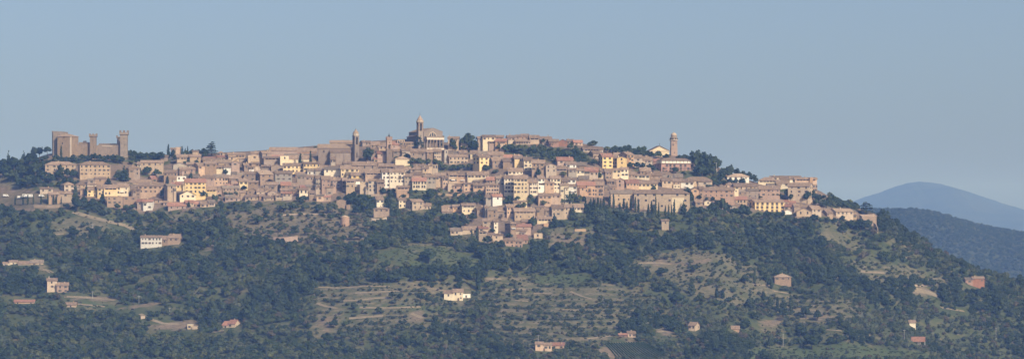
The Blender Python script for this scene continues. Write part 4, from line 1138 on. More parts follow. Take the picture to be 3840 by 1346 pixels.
for cx, cy, cam, lab in ((22 * 2.258 / 2.258 + 0, 628, False, 'white van parked alone at the far left of car park'), (172, 642, False, 'white van parked just left of the two campers'),
                         (218, 634, True, 'white camper van, left one of the close pair in car park'), (254, 634, True, 'white camper van, right one of the close pair in car park'), (352, 630, False, 'white van parked right of the campers behind the cypresses')):
    if cx < 30: cx = 50
    X, Y, Z = hit(cx / 2.258, 460 + cy / 2.258)
    r_ = thing('camper_van' if cam else 'parked_van', lab, 'van', (X, Y, gz1(X, Y) + .12), R(random.uniform(-15, 15)), 'white vans in the car park')
    van_parts(r_, 6.2 if cam else 5.0, 2.3, cam)
    RECTS.append((cx / 2.258 - 10, cx / 2.258 + 10, 460 + cy / 2.258 - 10, 460 + cy / 2.258, Y))
# ---- poles
def pole(px, ytop, yb, label, wires=True, cat='pole', name='utility_pole'):
    X, Y, Z = hit(px, yb); h = (yb - ytop) / FPX * Y
    r_ = thing(name, label, cat, (X, Y, gz1(X, Y)), R(random.uniform(-30, 30)))
    b = MB(); b.ring(0, 0, [(.22, -1), (.14, h)], 8); b.obj('post', 'pole', r_)
    if wires:
        b = MB(); b.box(-1.1, 1.1, -.08, .08, h - .9, h - .7)
        for xx in (-1, 0, 1): b.ring(xx, 0, [(.07, h - .7), (.09, h - .45), (.04, h - .35)], 6)
        b.obj('crossarm', 'pole', r_)
    return r_, h
K = lambda ox, oy, s: (lambda a, t, b_, lab: pole(ox + a / s, oy + t / s, oy + b_ / s, lab))
P1 = K(0, 700, 1.398)
P1(728, 570, 612, 'pale utility pole standing in the woods at left centre'); P1(163, 478, 522, 'utility pole beside the farmhouse tower at far left')
P1(485, 545, 586, 'utility pole above the pale terrace strip at left'); P1(890, 630, 668, 'utility pole left of the red-roofed cottage in the woods')
P1(485, 195, 238, 'thin utility pole in the wood below the hill path')
K(2400, 700, 1.397)(750, 768, 835, 'pale utility pole above the green meadow at lower right')
K(1680, 700, 1.398)(473, 774, 812, 'pale pole behind the orange farmhouse at bottom')
K(3000, 600, 1.2107)(473, 768, 822, 'utility pole left of the red open shed'); K(3000, 600, 1.2107)(890, 758, 812, 'utility pole at the far lower right edge')
K(2200, 600, 3.6125)(790, 690, 820, 'pale lattice pole rising from the wood below the convent')
fr, h = pole(2500 + 676 / 3.6125, 580 + 108 / 3.6125, 580 + 310 / 3.6125, 'pale floodlight mast with one side arm by the big dark trees', False, 'lamp', 'floodlight_mast')
fr.rotation_euler = (0, 0, 0)
b = MB(); b.box(-4.2, 0, -.08, .08, h - .3, h - .1); b.obj('arm', 'pole', fr); b = MB(); b.box(-4.6, -3.4, -.3, .3, h - .5, h - .3); b.obj('lamp_head', 'white_paint', fr)
# ---- red open shed, lower right
S = L(3000, 600, 1.2107, 537, 836, 'open shed on posts with bright orange-red gabled roof at lower right', 'open_shed', 'shed', -12); m = S.m; z = S.z
w, d = 64 * m, 7.
b = MB(); hw_ = w/2; b.slab([(-hw_, -d/2, z(822)), (hw_, -d/2, z(822)), (hw_, 0, z(800)), (-hw_, 0, z(800)), (hw_, d/2, z(822)), (-hw_, d/2, z(822))], [[0, 1, 2, 3], [3, 2, 4, 5]], .3); b.obj('roof', 'roof_red', S.root)
b = MB(); b.box(-.14, .14, -.14, .14, -1, z(821)); me = b.mesh('post', 'pole')
for sx in (-1, 0, 1):
    for sy in (-1, 1): link('post', me, S.root, (sx * (hw_ - .4), sy * (d/2 - .6), 0))
b = MB(); b.box(-hw_ + .5, hw_ * .3, d/2 - .9, d/2 - .7, -1, z(818)); b.obj('back_wall', 'wall_w', S.root)
S.rect(500, 572, 800, 834)
# ---- small white arched tent
X, Y, Z = hit(1680 + 434 / 1.398, 700 + 868 / 1.398); r_ = thing('arched_tent', 'small white arched tent left of the orange bottom-edge farmhouse', 'tent', (X, Y, gz1(X, Y)), 0)
b = MB(); m = Y / FPX / 1.398; R_ = 20 * m
pr = [(R_ * math.cos(a), R_ * 1.05 * math.sin(a)) for a in [math.pi * i / 10 for i in range(11)]]
for (a, c), (a2, c2) in zip(pr, pr[1:]): b.quad([(a, -3, c), (a, 3, c), (a2, 3, c2), (a2, -3, c2)])
b.obj('canopy', 'white_paint', r_)
b = MB(); b.quad([(a * .6, -2.9, c * .7) for a, c in pr][::-1]); b.obj('entrance', 'dark', r_)
RECTS.append((1680 + 410 / 1.398, 1680 + 458 / 1.398, 700 + 845 / 1.398, 700 + 868 / 1.398, Y))
# ------------------------------------------------------------------ land cover regions (photo outlines of the real fields, laid on the hill)
def inpoly(P, x, y):
    x = np.asarray(x, float); y = np.asarray(y, float); r = np.zeros(x.shape, bool); n = len(P); j = n - 1
    for i in range(n):
        xi, yi = P[i]; xj, yj = P[j]
        c = ((yi > y) != (yj > y)) & (x < (xj - xi) * (y - yi) / (yj - yi + 1e-9) + xi); r ^= c; j = i
    return r
TOWN_LOW = [(-2000, 300), (-60, 300), (-20, 800), (0, 790), (150, 800), (230, 770), (330, 762), (400, 778), (470, 790), (540, 798), (600, 782), (690, 788), (770, 765), (860, 756), (1000, 756), (1200, 758),
            (1260, 752), (1310, 735), (1420, 728), (1560, 712), (1660, 718), (1700, 760), (1750, 860), (1900, 930), (2010, 880), (2060, 830), (2150, 800), (2200, 770), (2330, 780), (2430, 795), (2560, 785), (2620, 780),
            (2800, 795), (2900, 797), (3080, 815), (3200, 830), (3290, 850), (3325, 700), (3400, 300), (6000, 300)]
TLX = np.array([a for a, b in TOWN_LOW]); TLY = np.array([b for a, b in TOWN_LOW])
DRY = [[(830, 800), (1000, 775), (1280, 765), (1390, 800), (1400, 870), (1350, 935), (1200, 905), (1100, 905), (1010, 920), (900, 880)],
       [(2370, 985), (2450, 955), (2560, 930), (2700, 945), (2830, 1000), (2900, 1090), (2780, 1160), (2560, 1095), (2400, 1020)],
       [(560, 790), (690, 800), (820, 800), (800, 850), (690, 850)],
       [(2060, 860), (2240, 850), (2230, 905), (2060, 930)], [(185, 830), (340, 790), (430, 830), (330, 890), (190, 880)],
       [(3080, 830), (3260, 900), (3240, 960), (3060, 900)], [(2040, 1090), (2400, 1080), (2400, 1130), (2050, 1140)]]
TERR = [[(1180, 1070), (1500, 1060), (1800, 1055), (1860, 1120), (1760, 1180), (1180, 1170)], [(1160, 1170), (1760, 1180), (1740, 1215), (1160, 1260)], [(1830, 1020), (2260, 1050), (2450, 1120), (2330, 1230), (1840, 1220)],
        [(2860, 1090), (3200, 1130), (3230, 1200), (3000, 1230), (2880, 1180)], [(3180, 970), (3500, 1010), (3560, 1060), (3240, 1050)], [(1840, 1220), (2330, 1230), (2250, 1300), (1900, 1310)]]
BARE = [[(250, 1108), (330, 1106), (445, 1122), (440, 1136), (330, 1128)], [(3395, 1075), (3480, 1078), (3530, 1115), (3440, 1110)], [(1540, 1168), (1590, 1162), (1595, 1200), (1545, 1192)], [(2460, 1232), (2530, 1228), (2540, 1255), (2465, 1258)],
        [(1020, 880), (1110, 876), (1130, 905), (1025, 915)], [(2085, 885), (2200, 880), (2190, 912), (2080, 915)], [(750, 918), (800, 915), (800, 940), (755, 940)], [(2700, 970), (2400, 985), (2400, 995), (2700, 985)],
        [(1200, 1200), (1260, 1185), (1250, 1240), (1200, 1236)], [(440, 1150), (600, 1135), (590, 1150), (450, 1156)], [(2850, 1195), (2950, 1190), (2950, 1215), (2860, 1222)], [(0, 655), (60, 690), (95, 735), (0, 730)], [(560, 1215), (740, 1200), (740, 1235), (620, 1235)],
        [(3050, 1180), (3120, 1185), (3110, 1200), (3050, 1200)], [(1820, 1035), (1850, 1030), (1850, 1052), (1820, 1052)]]
GREEN = [[(1440, 935), (1560, 912), (1680, 930), (1830, 990), (1780, 1020), (1500, 1005), (1400, 960)], [(2790, 1346), (2800, 1312), (3050, 1290), (3300, 1312), (3500, 1346)], [(3150, 1285), (3400, 1310), (3550, 1346), (3180, 1330)], [(2000, 1035), (2230, 1030), (2200, 1070), (2020, 1070)],
         [(1300, 1140), (1760, 1150), (1740, 1165), (1310, 1160)], [(0, 1110), (260, 1130), (440, 1145), (420, 1160), (0, 1140)]]
VINE = [(2235, 1312), (2290, 1286), (2410, 1284), (2500, 1340), (2480, 1352), (2290, 1352)]
CLEAR = [[(0, 720), (0, 772), (215, 800), (300, 770), (250, 720)]]     # car park
GARD = [[(470, 578), (560, 592), (640, 592), (610, 622), (490, 618)], [(640, 586), (760, 578), (770, 592), (650, 600)], [(1510, 590), (1560, 600), (1570, 650), (1500, 640), (1440, 600)], [(1530, 630), (1660, 620), (1780, 620), (1790, 640), (1550, 640)], [(1680, 540), (1790, 545), (1960, 540), (2080, 560), (2200, 560), (2240, 620), (2080, 610), (1900, 578), (1700, 560)],
        [(0, 600), (180, 602), (240, 650), (310, 690), (180, 712), (60, 705), (0, 690)], [(200, 590), (460, 600), (460, 618), (200, 612)], [(450, 640), (490, 660), (480, 690), (420, 670)], [(510, 625), (620, 640), (610, 665), (520, 655)],
        [(2370, 615), (2460, 610), (2460, 640), (2380, 640)], [(1560, 712), (1640, 728), (1700, 760), (1640, 800), (1560, 770)], [(1700, 740), (1830, 745), (1830, 765), (1700, 760)], [(1890, 742), (2060, 745), (2060, 765), (1890, 765)], [(2110, 735), (2190, 745), (2190, 770), (2120, 770)],
        [(2640, 640), (2720, 650), (2730, 690), (2640, 690)], [(2880, 690), (2960, 700), (2950, 720), (2880, 715)], [(3070, 740), (3220, 760), (3220, 790), (3100, 770)], [(2570, 620), (2680, 640), (2660, 690), (2560, 660)], [(2290, 540), (2440, 560), (2420, 590), (2290, 575)],
        [(2560, 720), (2620, 730), (2600, 790), (2540, 790)]]
def TPH(x, z): return z * 1.5 + 1.1 * np.sin(x * .021) + .7 * np.sin(x * .06 + 1)   # height phase of the terrace banks
# ------------------------------------------------------------------ the ground: one sheet to the horizon
xs = np.unique(np.concatenate([np.arange(-620, 621, 5.0), np.arange(-1500, 1501, 40.), np.linspace(-16000, 16000, 81)]))
ys = np.unique(np.concatenate([np.arange(3300, 4061, 5.0), np.arange(2400, 4700, 50.), np.linspace(-400, 31000, 80)]))
XX, YY = np.meshgrid(xs, ys); ZZ = gz(XX, YY)
near = np.exp(-(XX / 300) ** 2 - (YY / 300) ** 2) * 246
ZZ = ZZ + near
far = np.clip((YY - 4700) / 3000, 0, 1); ZZ = ZZ * (1 - far) - 262 * far
nx, ny = len(xs), len(ys)
V = np.stack([XX.ravel(), YY.ravel(), ZZ.ravel()], 1)
ii = np.arange(nx * ny).reshape(ny, nx)
Fq = np.stack([ii[:-1, :-1].ravel(), ii[:-1, 1:].ravel(), ii[1:, 1:].ravel(), ii[1:, :-1].ravel()], 1)
me = bpy.data.meshes.new('ground'); me.vertices.add(len(V)); me.vertices.foreach_set('co', V.ravel())
me.loops.add(Fq.size); me.loops.foreach_set('vertex_index', Fq.ravel().astype(np.int32)); me.polygons.add(len(Fq)); me.polygons.foreach_set('loop_start', np.arange(0, Fq.size, 4, dtype=np.int32)); me.polygons.foreach_set('loop_total', np.full(len(Fq), 4, np.int32))
me.polygons.foreach_set('use_smooth', np.ones(len(Fq), bool)); me.update()
PX, PY = proj(V[:, 0], np.maximum(V[:, 1], 50.), V[:, 2])
cov = np.zeros((len(V), 4), np.float32); cov[:, 3] = 1
wob = 9 * np.sin(V[:, 0] * .09 + V[:, 1] * .04) + 7 * np.sin(V[:, 0] * .23 - V[:, 1] * .17 + 1) + rng.uniform(-9, 9, len(V))
wob2 = 5 * np.sin(V[:, 0] * .11 + 2 - V[:, 1] * .06) + rng.uniform(-6, 6, len(V))
PX = PX + wob; PY = PY + wob2
pat = np.clip(.62 + .5 * np.sin(V[:, 0] * .05 + 2 * np.sin(V[:, 1] * .03)) * np.cos(V[:, 1] * .08 + V[:, 0] * .02) + rng.uniform(-.3, .3, len(V)), 0, 1)
onhill = (V[:, 1] > 3250) & (V[:, 1] < 4060)
for q_, P in enumerate(DRY): k = inpoly(P, PX, PY) & onhill; cov[k, 0] = ((.5 if q_ == 0 else .15) + (.5 if q_ == 0 else .7) * pat)[k]; cov[k, 2] = .25 if q_ == 0 else 0
for P in TERR:
    k = inpoly(P, PX, PY) & onhill; cov[k, 0] = np.where(np.sin(TPH(V[k, 0], V[k, 2])) + .7 * (pat[k] - .6) > .35, 1., .05 + .25 * pat[k])
for P in GREEN: k = inpoly(P, PX, PY) & onhill; cov[k, 1] = (.3 + .5 * pat)[k]; cov[k, 0] *= .3
for P in BARE: k = inpoly(P, PX, PY) & onhill; cov[k, 0] = 1; cov[k, 2] = .6
k = inpoly(VINE, PX, PY) & onhill; cov[k, 0] = 1; cov[k, 2] = .7
tz = onhill & (PY < np.interp(PX, TLX, TLY)) & (V[:, 1] < 4030)
cov[tz, 2] = 1
for P in GARD: k = inpoly(P, PX, PY) & onhill; cov[k, 2] = 0
cov[inpoly(CLEAR[0], PX, PY) & onhill, 2] = .5
a = me.color_attributes.new('cover', 'FLOAT_COLOR', 'POINT'); a.data.foreach_set('color', cov.ravel())
me.materials.append(MATS['ground'])
g = bpy.data.objects.new('ground', me); COL.objects.link(g); g['kind'] = 'structure'
# hill path below the left end of the town
def strip(pts, wid, mat, name):
    b = MB(); P = []
    for q, r in zip(pts, pts[1:]):
        for i in range(8):
            t = i / 8; P.append((q[0] + (r[0] - q[0]) * t, q[1] + (r[1] - q[1]) * t))
    Q = [Vector(hit(*p)) for p in P]
    for A, B_ in zip(Q, Q[1:]):
        u = B_ - A; u.z = 0; u.normalize(); nn = Vector((-u.y, u.x, 0)) * wid / 2
        c = []
        for v in (A - nn, B_ - nn, B_ + nn, A + nn): c.append((v.x, v.y, gz1(v.x, v.y) + .25))
        b.quad(c if nn.y > 0 else c)
    o = b.obj(name, mat); o['kind'] = 'structure'; return o
strip([(275, 795), (330, 812), (400, 830), (470, 845), (520, 870)], 6, 'path_soil', 'path')
strip([(770, 800), (782, 820), (790, 842), (785, 862)], 4, 'path_soil', 'path')
def banks(ox, oy, s, lines):
    for wid, pts in lines:
        P = [(ox + a / s, oy + b_ / s) for a, b_ in pts]
        strip([(a, b_ + random.uniform(-1.5, 1.5)) for a, b_ in P], wid, 'path_soil', 'path')
        for (a, b_), (c, d_) in zip(P, P[1:]):
            n = max(1, int(abs(c - a) / 25))
            for i in range(n):
                if random.random() < .22: continue
                u0, u1 = i / n, (i + 1) / n; ya, yb_ = b_ + (d_ - b_) * u0, b_ + (d_ - b_) * u1
                RECTS.append((a + (c - a) * u0 - 2, a + (c - a) * u1 + 2, min(ya, yb_) - 4, max(ya, yb_) + 8, hit(a + (c - a) * u0, ya)[1] - 5))
banks(880, 700, 1.398, [(3, [(440, 527), (560, 530), (690, 522), (830, 522)]), (3.5, [(632, 556), (740, 552), (880, 545)]), (3, [(570, 598), (660, 592), (740, 584), (820, 580)]), (4, [(655, 632), (800, 634), (1000, 628)]),
      (4, [(1010, 530), (1060, 540), (1110, 546)]), (3, [(430, 612), (480, 628), (545, 640)]), (4, [(600, 690), (700, 682), (790, 676)]), (5, [(925, 662), (960, 680), (990, 690)])])
banks(1680, 700, 1.398, [(3, [(200, 486), (290, 484)]), (3.5, [(300, 541), (420, 534)]), (3, [(440, 560), (560, 556)]), (3, [(350, 596), (430, 600)]), (3, [(640, 548), (700, 575), (760, 590)]), (3, [(560, 640), (700, 650)]), (4, [(970, 405), (1080, 400), (1180, 408)]), (4, [(700, 800), (800, 790), (880, 775)])])
banks(0, 700, 1.398, [(5, [(338, 574), (480, 580), (618, 600)]), (4, [(375, 612), (470, 622), (560, 630)]), (3.5, [(735, 668), (800, 700), (860, 716), (950, 718)]), (4, [(212, 432), (245, 440), (278, 452)]), (3, [(290, 250), (340, 248)]), (3, [(1120, 762), (1180, 752)])])
banks(2400, 700, 1.397, [(3, [(590, 515), (700, 520)]), (3, [(700, 545), (790, 560)]), (3, [(840, 690), (900, 690), (960, 700)]), (4, [(90, 760), (150, 755)]), (3, [(480, 735), (520, 748)]), (3, [(820, 640), (960, 650)])])
banks(3000, 600, 1.2107, [(7, [(500, 585), (570, 598), (630, 618)]), (4, [(275, 505), (400, 515)]), (3, [(120, 770), (200, 775)]), (3, [(640, 670), (760, 690)])])
# ------------------------------------------------------------------ hills beyond
def far_hill(name, Yd, prof, depth, mat, bump, n=260):
    px = np.array([p[0] for p in prof], float); py = np.array([p[1] for p in prof], float)
    cols = np.linspace(px[0], px[-1], n); rows = np.interp(cols, px, py)
    kx = np.ones(7) / 7; rs = np.convolve(np.pad(rows, 3, 'edge'), kx, 'valid')
    if name == 'mountain': rs = rs + .9 * np.sin(cols * .11) * np.sin(cols * .043 + 1) + rng.uniform(-.8, .8, n)
    m = 40; v = []
    for j in range(m + 1):
        t = j / m
        for c, r in zip(cols, rs):
            z = Yd * (HOR - r) / FPX
            Yk = Yd - depth * t
            x = (c - CX) / FPX * Yd
            zz = z - (z + 262) * (t ** 1.15) + bump * math.sin(x * .012 + 3 * t) * math.sin(t * 9 + x * .004) * min(1, t * 6) + (0 if name == 'mountain' else bump * .35) * math.sin(x * .05 + t * 30) * min(1, t * 8)
            v.append((x, Yk, zz))
    k = len(v)
    for c, r in zip(cols, rs): v.append(((c - CX) / FPX * Yd, Yd + depth * .8, -262))
    f = []
    for j in range(m):
        for i in range(n - 1): a = j * n + i; f.append([a + n, a + n + 1, a + 1, a])
    for i in range(n - 1): f.append([i, i + 1, k + i + 1, k + i])
    b = MB(); b.v = v; b.f = f; b.m = [0] * len(f); o = b.obj(name, mat, None, True); o['kind'] = 'structure'
    return np.array(v).reshape(-1, n, 3), m
HILL, hm = far_hill('hill', 8600, [(1500, 905), (2300, 880), (2900, 830), (3150, 800), (3285, 790), (3396, 788), (3462, 791), (3512, 800), (3578, 824), (3660, 845), (3743, 862), (3840, 880), (4200, 940), (5200, 1060)], 1300, 'hill_wood', 7)
far_hill('mountain', 24000, [(1200, 880), (2200, 860), (2700, 830), (3000, 802), (3120, 778), (3190, 757), (3248, 737), (3290, 725), (3330, 710), (3388, 689), (3420, 684), (3450, 681), (3480, 683), (3512, 687), (3545, 694), (3578, 704), (3660, 728), (3743, 757), (3840, 786), (4200, 860), (5500, 900)], 5000, 'mountain_wood', 26, 900)

# ------------------------------------------------------------------ trees
def crown_mesh(name, lobes, n, size, mat, seed, up=.25, core=.72):
    """leaf clumps spread over the skin of several lobes (x, y, z, rx, rz)"""
    r = np.random.default_rng(seed); b = MB()
    wts = np.array([l[3] * l[4] for l in lobes]); wts = wts / wts.sum()
    for li in r.choice(len(lobes), n, p=wts):
        x, y, z, rx, rz = lobes[li]
        d = r.normal(size=3); d /= np.linalg.norm(d)
        if d[2] < -.5: d[2] *= -.6
        q = r.uniform(.78, 1.08); p = np.array([x + d[0] * rx * q, y + d[1] * rx * q, z + d[2] * rz * q])
        nrm = d + r.normal(size=3) * .45 + np.array([0, 0, up]); nrm /= np.linalg.norm(nrm)
        t = np.cross(nrm, r.normal(size=3)); t /= np.linalg.norm(t); u = np.cross(nrm, t)
        s = size * r.uniform(.6, 1.3); k = r.integers(4, 6)
        ph = r.uniform(0, 6.28)
        b.quad([p + s * r.uniform(.75, 1.1) * (math.cos(ph + a) * t + math.sin(ph + a) * u) for a in np.arange(k) * 2 * math.pi / k])
    for x, y, z, rx, rz in lobes:
        b.ring(x, y, [(rx * core * .3, z - rz * core), (rx * core * .9, z - rz * core * .5), (rx * core, z), (rx * core * .75, z + rz * core * .6), (rx * core * .2, z + rz * core)], 6, 0)
    return b.mesh(name, mat)
def trunk_mesh(h, r0, limbs=3, seed=0):
    q = random.Random(seed); b = MB(); b.ring(0, 0, [(r0 * 1.3, -.08), (r0, .05), (r0 * .7, h)], 7)
    for i in range(limbs):
        a = 2 * math.pi * i / limbs + q.random(); i0 = len(b.v); L_ = .2
        for (rr, t) in ((r0 * .55, 0), (r0 * .25, 1)):
            for j in range(5):
                c = 2 * math.pi * j / 5
                b.v.append((math.cos(a) * L_ * t + rr * math.cos(c), math.sin(a) * L_ * t + rr * math.sin(c), h * .8 + t * .28))
        for j in range(5): a_, c_ = i0 + j, i0 + (j + 1) % 5; b.f.append([a_, c_, c_ + 5, a_ + 5]); b.m.append(0)
    return b.mesh('trunk', 'bark')
def lob(seed, kind):
    r = random.Random(seed); L_ = []
    if kind == 'oak':
        L_.append((0, 0, .55, .30, .30))
        for i in range(8):
            a = i * .785 + r.random(); d = r.uniform(.18, .30); L_.append((d * math.cos(a), d * math.sin(a), r.uniform(.38, .72), r.uniform(.16, .24), r.uniform(.14, .2)))
        L_.append((r.uniform(-.08, .08), 0, .82, .17, .15))
    elif kind == 'olive':
        for i in range(6): a = i * 1.05 + r.random(); d = r.uniform(.2, .32); L_.append((d * math.cos(a), d * math.sin(a), r.uniform(.45, .68), r.uniform(.2, .27), r.uniform(.2, .28)))
        L_.append((0, 0, .68, .25, .26))
    elif kind == 'pine':
        for i in range(7): a = i * .9 + r.random(); d = r.uniform(.2, .34); L_.append((d * math.cos(a), d * math.sin(a), r.uniform(.52, .72), r.uniform(.18, .26), r.uniform(.17, .23)))
        L_.append((0, 0, .76, .34, .24))
    elif kind == 'cypress':
        for i in range(7): t = i / 6; L_.append((r.uniform(-.01, .01), r.uniform(-.01, .01), .12 + t * .76, .115 * (1 - abs(t - .3) ** 1.6 * 1.15), .13))
    elif kind == 'conifer':
        for i in range(7):
            t = i / 6
            for k in range(3 if t < .8 else 1): a = k * 2.1 + i; d = .20 * (1 - t); L_.append((d * math.cos(a), d * math.sin(a), .14 + t * .76 + r.uniform(-.02, .02), .03 + .17 * (1 - t) ** .8, .085))
    elif kind == 'cedar':
        for i in range(7):
            t = i / 6
            for k in range(4 if i < 6 else 1): a = k * 1.57 + i * .8 + r.random(); d = r.uniform(.18, .34) * (1 - t * .55); L_.append((d * math.cos(a), d * math.sin(a), .18 + t * .72 + r.uniform(-.02, .02), .09 + .09 * (1 - t), .045))
    elif kind == 'bush':
        for i in range(5): a = i * 1.26 + r.random(); d = r.uniform(.2, .45); L_.append((d * math.cos(a), d * math.sin(a), r.uniform(.3, .55), r.uniform(.25, .4), r.uniform(.25, .35)))
    return L_
KIND = {'oak': (260, .078, 'leaf_oak', .30, .04), 'darkoak': (260, .078, 'leaf_dark', .30, .04), 'olive': (170, .10, 'leaf_olive', .42, .05), 'pine': (240, .07, 'leaf_dark', .62, .03), 'cypress': (240, .04, 'leaf_dark', .15, .02),
        'conifer': (300, .05, 'leaf_dark', .2, .025), 'cedar': (320, .05, 'leaf_dark', .8, .035), 'bush': (130, .12, 'leaf_oak', .2, .04), 'dry': (150, .085, 'leaf_dry', .3, .035)}
BASEW = {'oak': .92, 'darkoak': .92, 'olive': 1.05, 'pine': 1.05, 'cypress': .26, 'conifer': .62, 'cedar': .80, 'bush': 1.35, 'dry': .92}
CROWN = {}; TRUNK = {}
for k, (n, s, m, th, tr) in KIND.items():
    src = {'darkoak': 'oak', 'dry': 'oak'}.get(k, k)
    CROWN[k] = [crown_mesh('crown', lob(sd * 13 + len(k), src), n, s, m, sd + 5) for sd in range(4 if k in ('oak', 'darkoak', 'olive') else 3)]
    TRUNK[k] = trunk_mesh(th + .12, tr, 3 if src in ('oak', 'olive', 'pine', 'bush') else 0, 3)
TNAME = {'oak': ('broadleaf_tree', 'tree'), 'darkoak': ('broadleaf_tree', 'tree'), 'olive': ('olive_tree', 'tree'), 'pine': ('umbrella_pine', 'tree'), 'cypress': ('cypress', 'tree'), 'conifer': ('conifer_tree', 'tree'), 'cedar': ('cedar_tree', 'tree'), 'bush': ('shrub', 'shrub'), 'dry': ('scrub_tree', 'tree')}
TREES = []
FT = np.array(FOOT)
def tree(kind, px, ytop, yb, wpx, label, group=None, XYZ=None, h=None, w=None):
    if XYZ is None:
        X, Y, Z = hit(px, yb); dx_ = X / Y
        for _ in range(14):      # step forward out of any building
            if (np.hypot(FT[:, 0] - X, FT[:, 1] - Y) < FT[:, 2] * .8 + .3).any(): Y -= 2.5; X = dx_ * Y
            else: break
        Z = gz1(X, Y); h = max(1.2, (ray(px, ytop)[1] * Y - Z)); w = wpx / FPX * Y
    else: X, Y, Z = XYZ
    nm, ct = TNAME[kind]
    r_ = thing(nm, label, ct, (X, Y, Z), random.uniform(0, 6.28), group)
    sw = w / BASEW[kind]
    c = link('crown', random.choice(CROWN[kind]), r_); c.scale = (sw, sw, h)
    t = link('trunk', TRUNK[kind], r_); t.scale = (min(sw, h), min(sw, h), h)
    TREES.append((X, Y, w / 2)); return r_
A = (160, 470, 3.6125); T3 = (500, 520, 3.6125); T16 = (2200, 600, 3.6125); T13 = (1860, 580, 3.6125); C1 = (0, 460, 2.258)
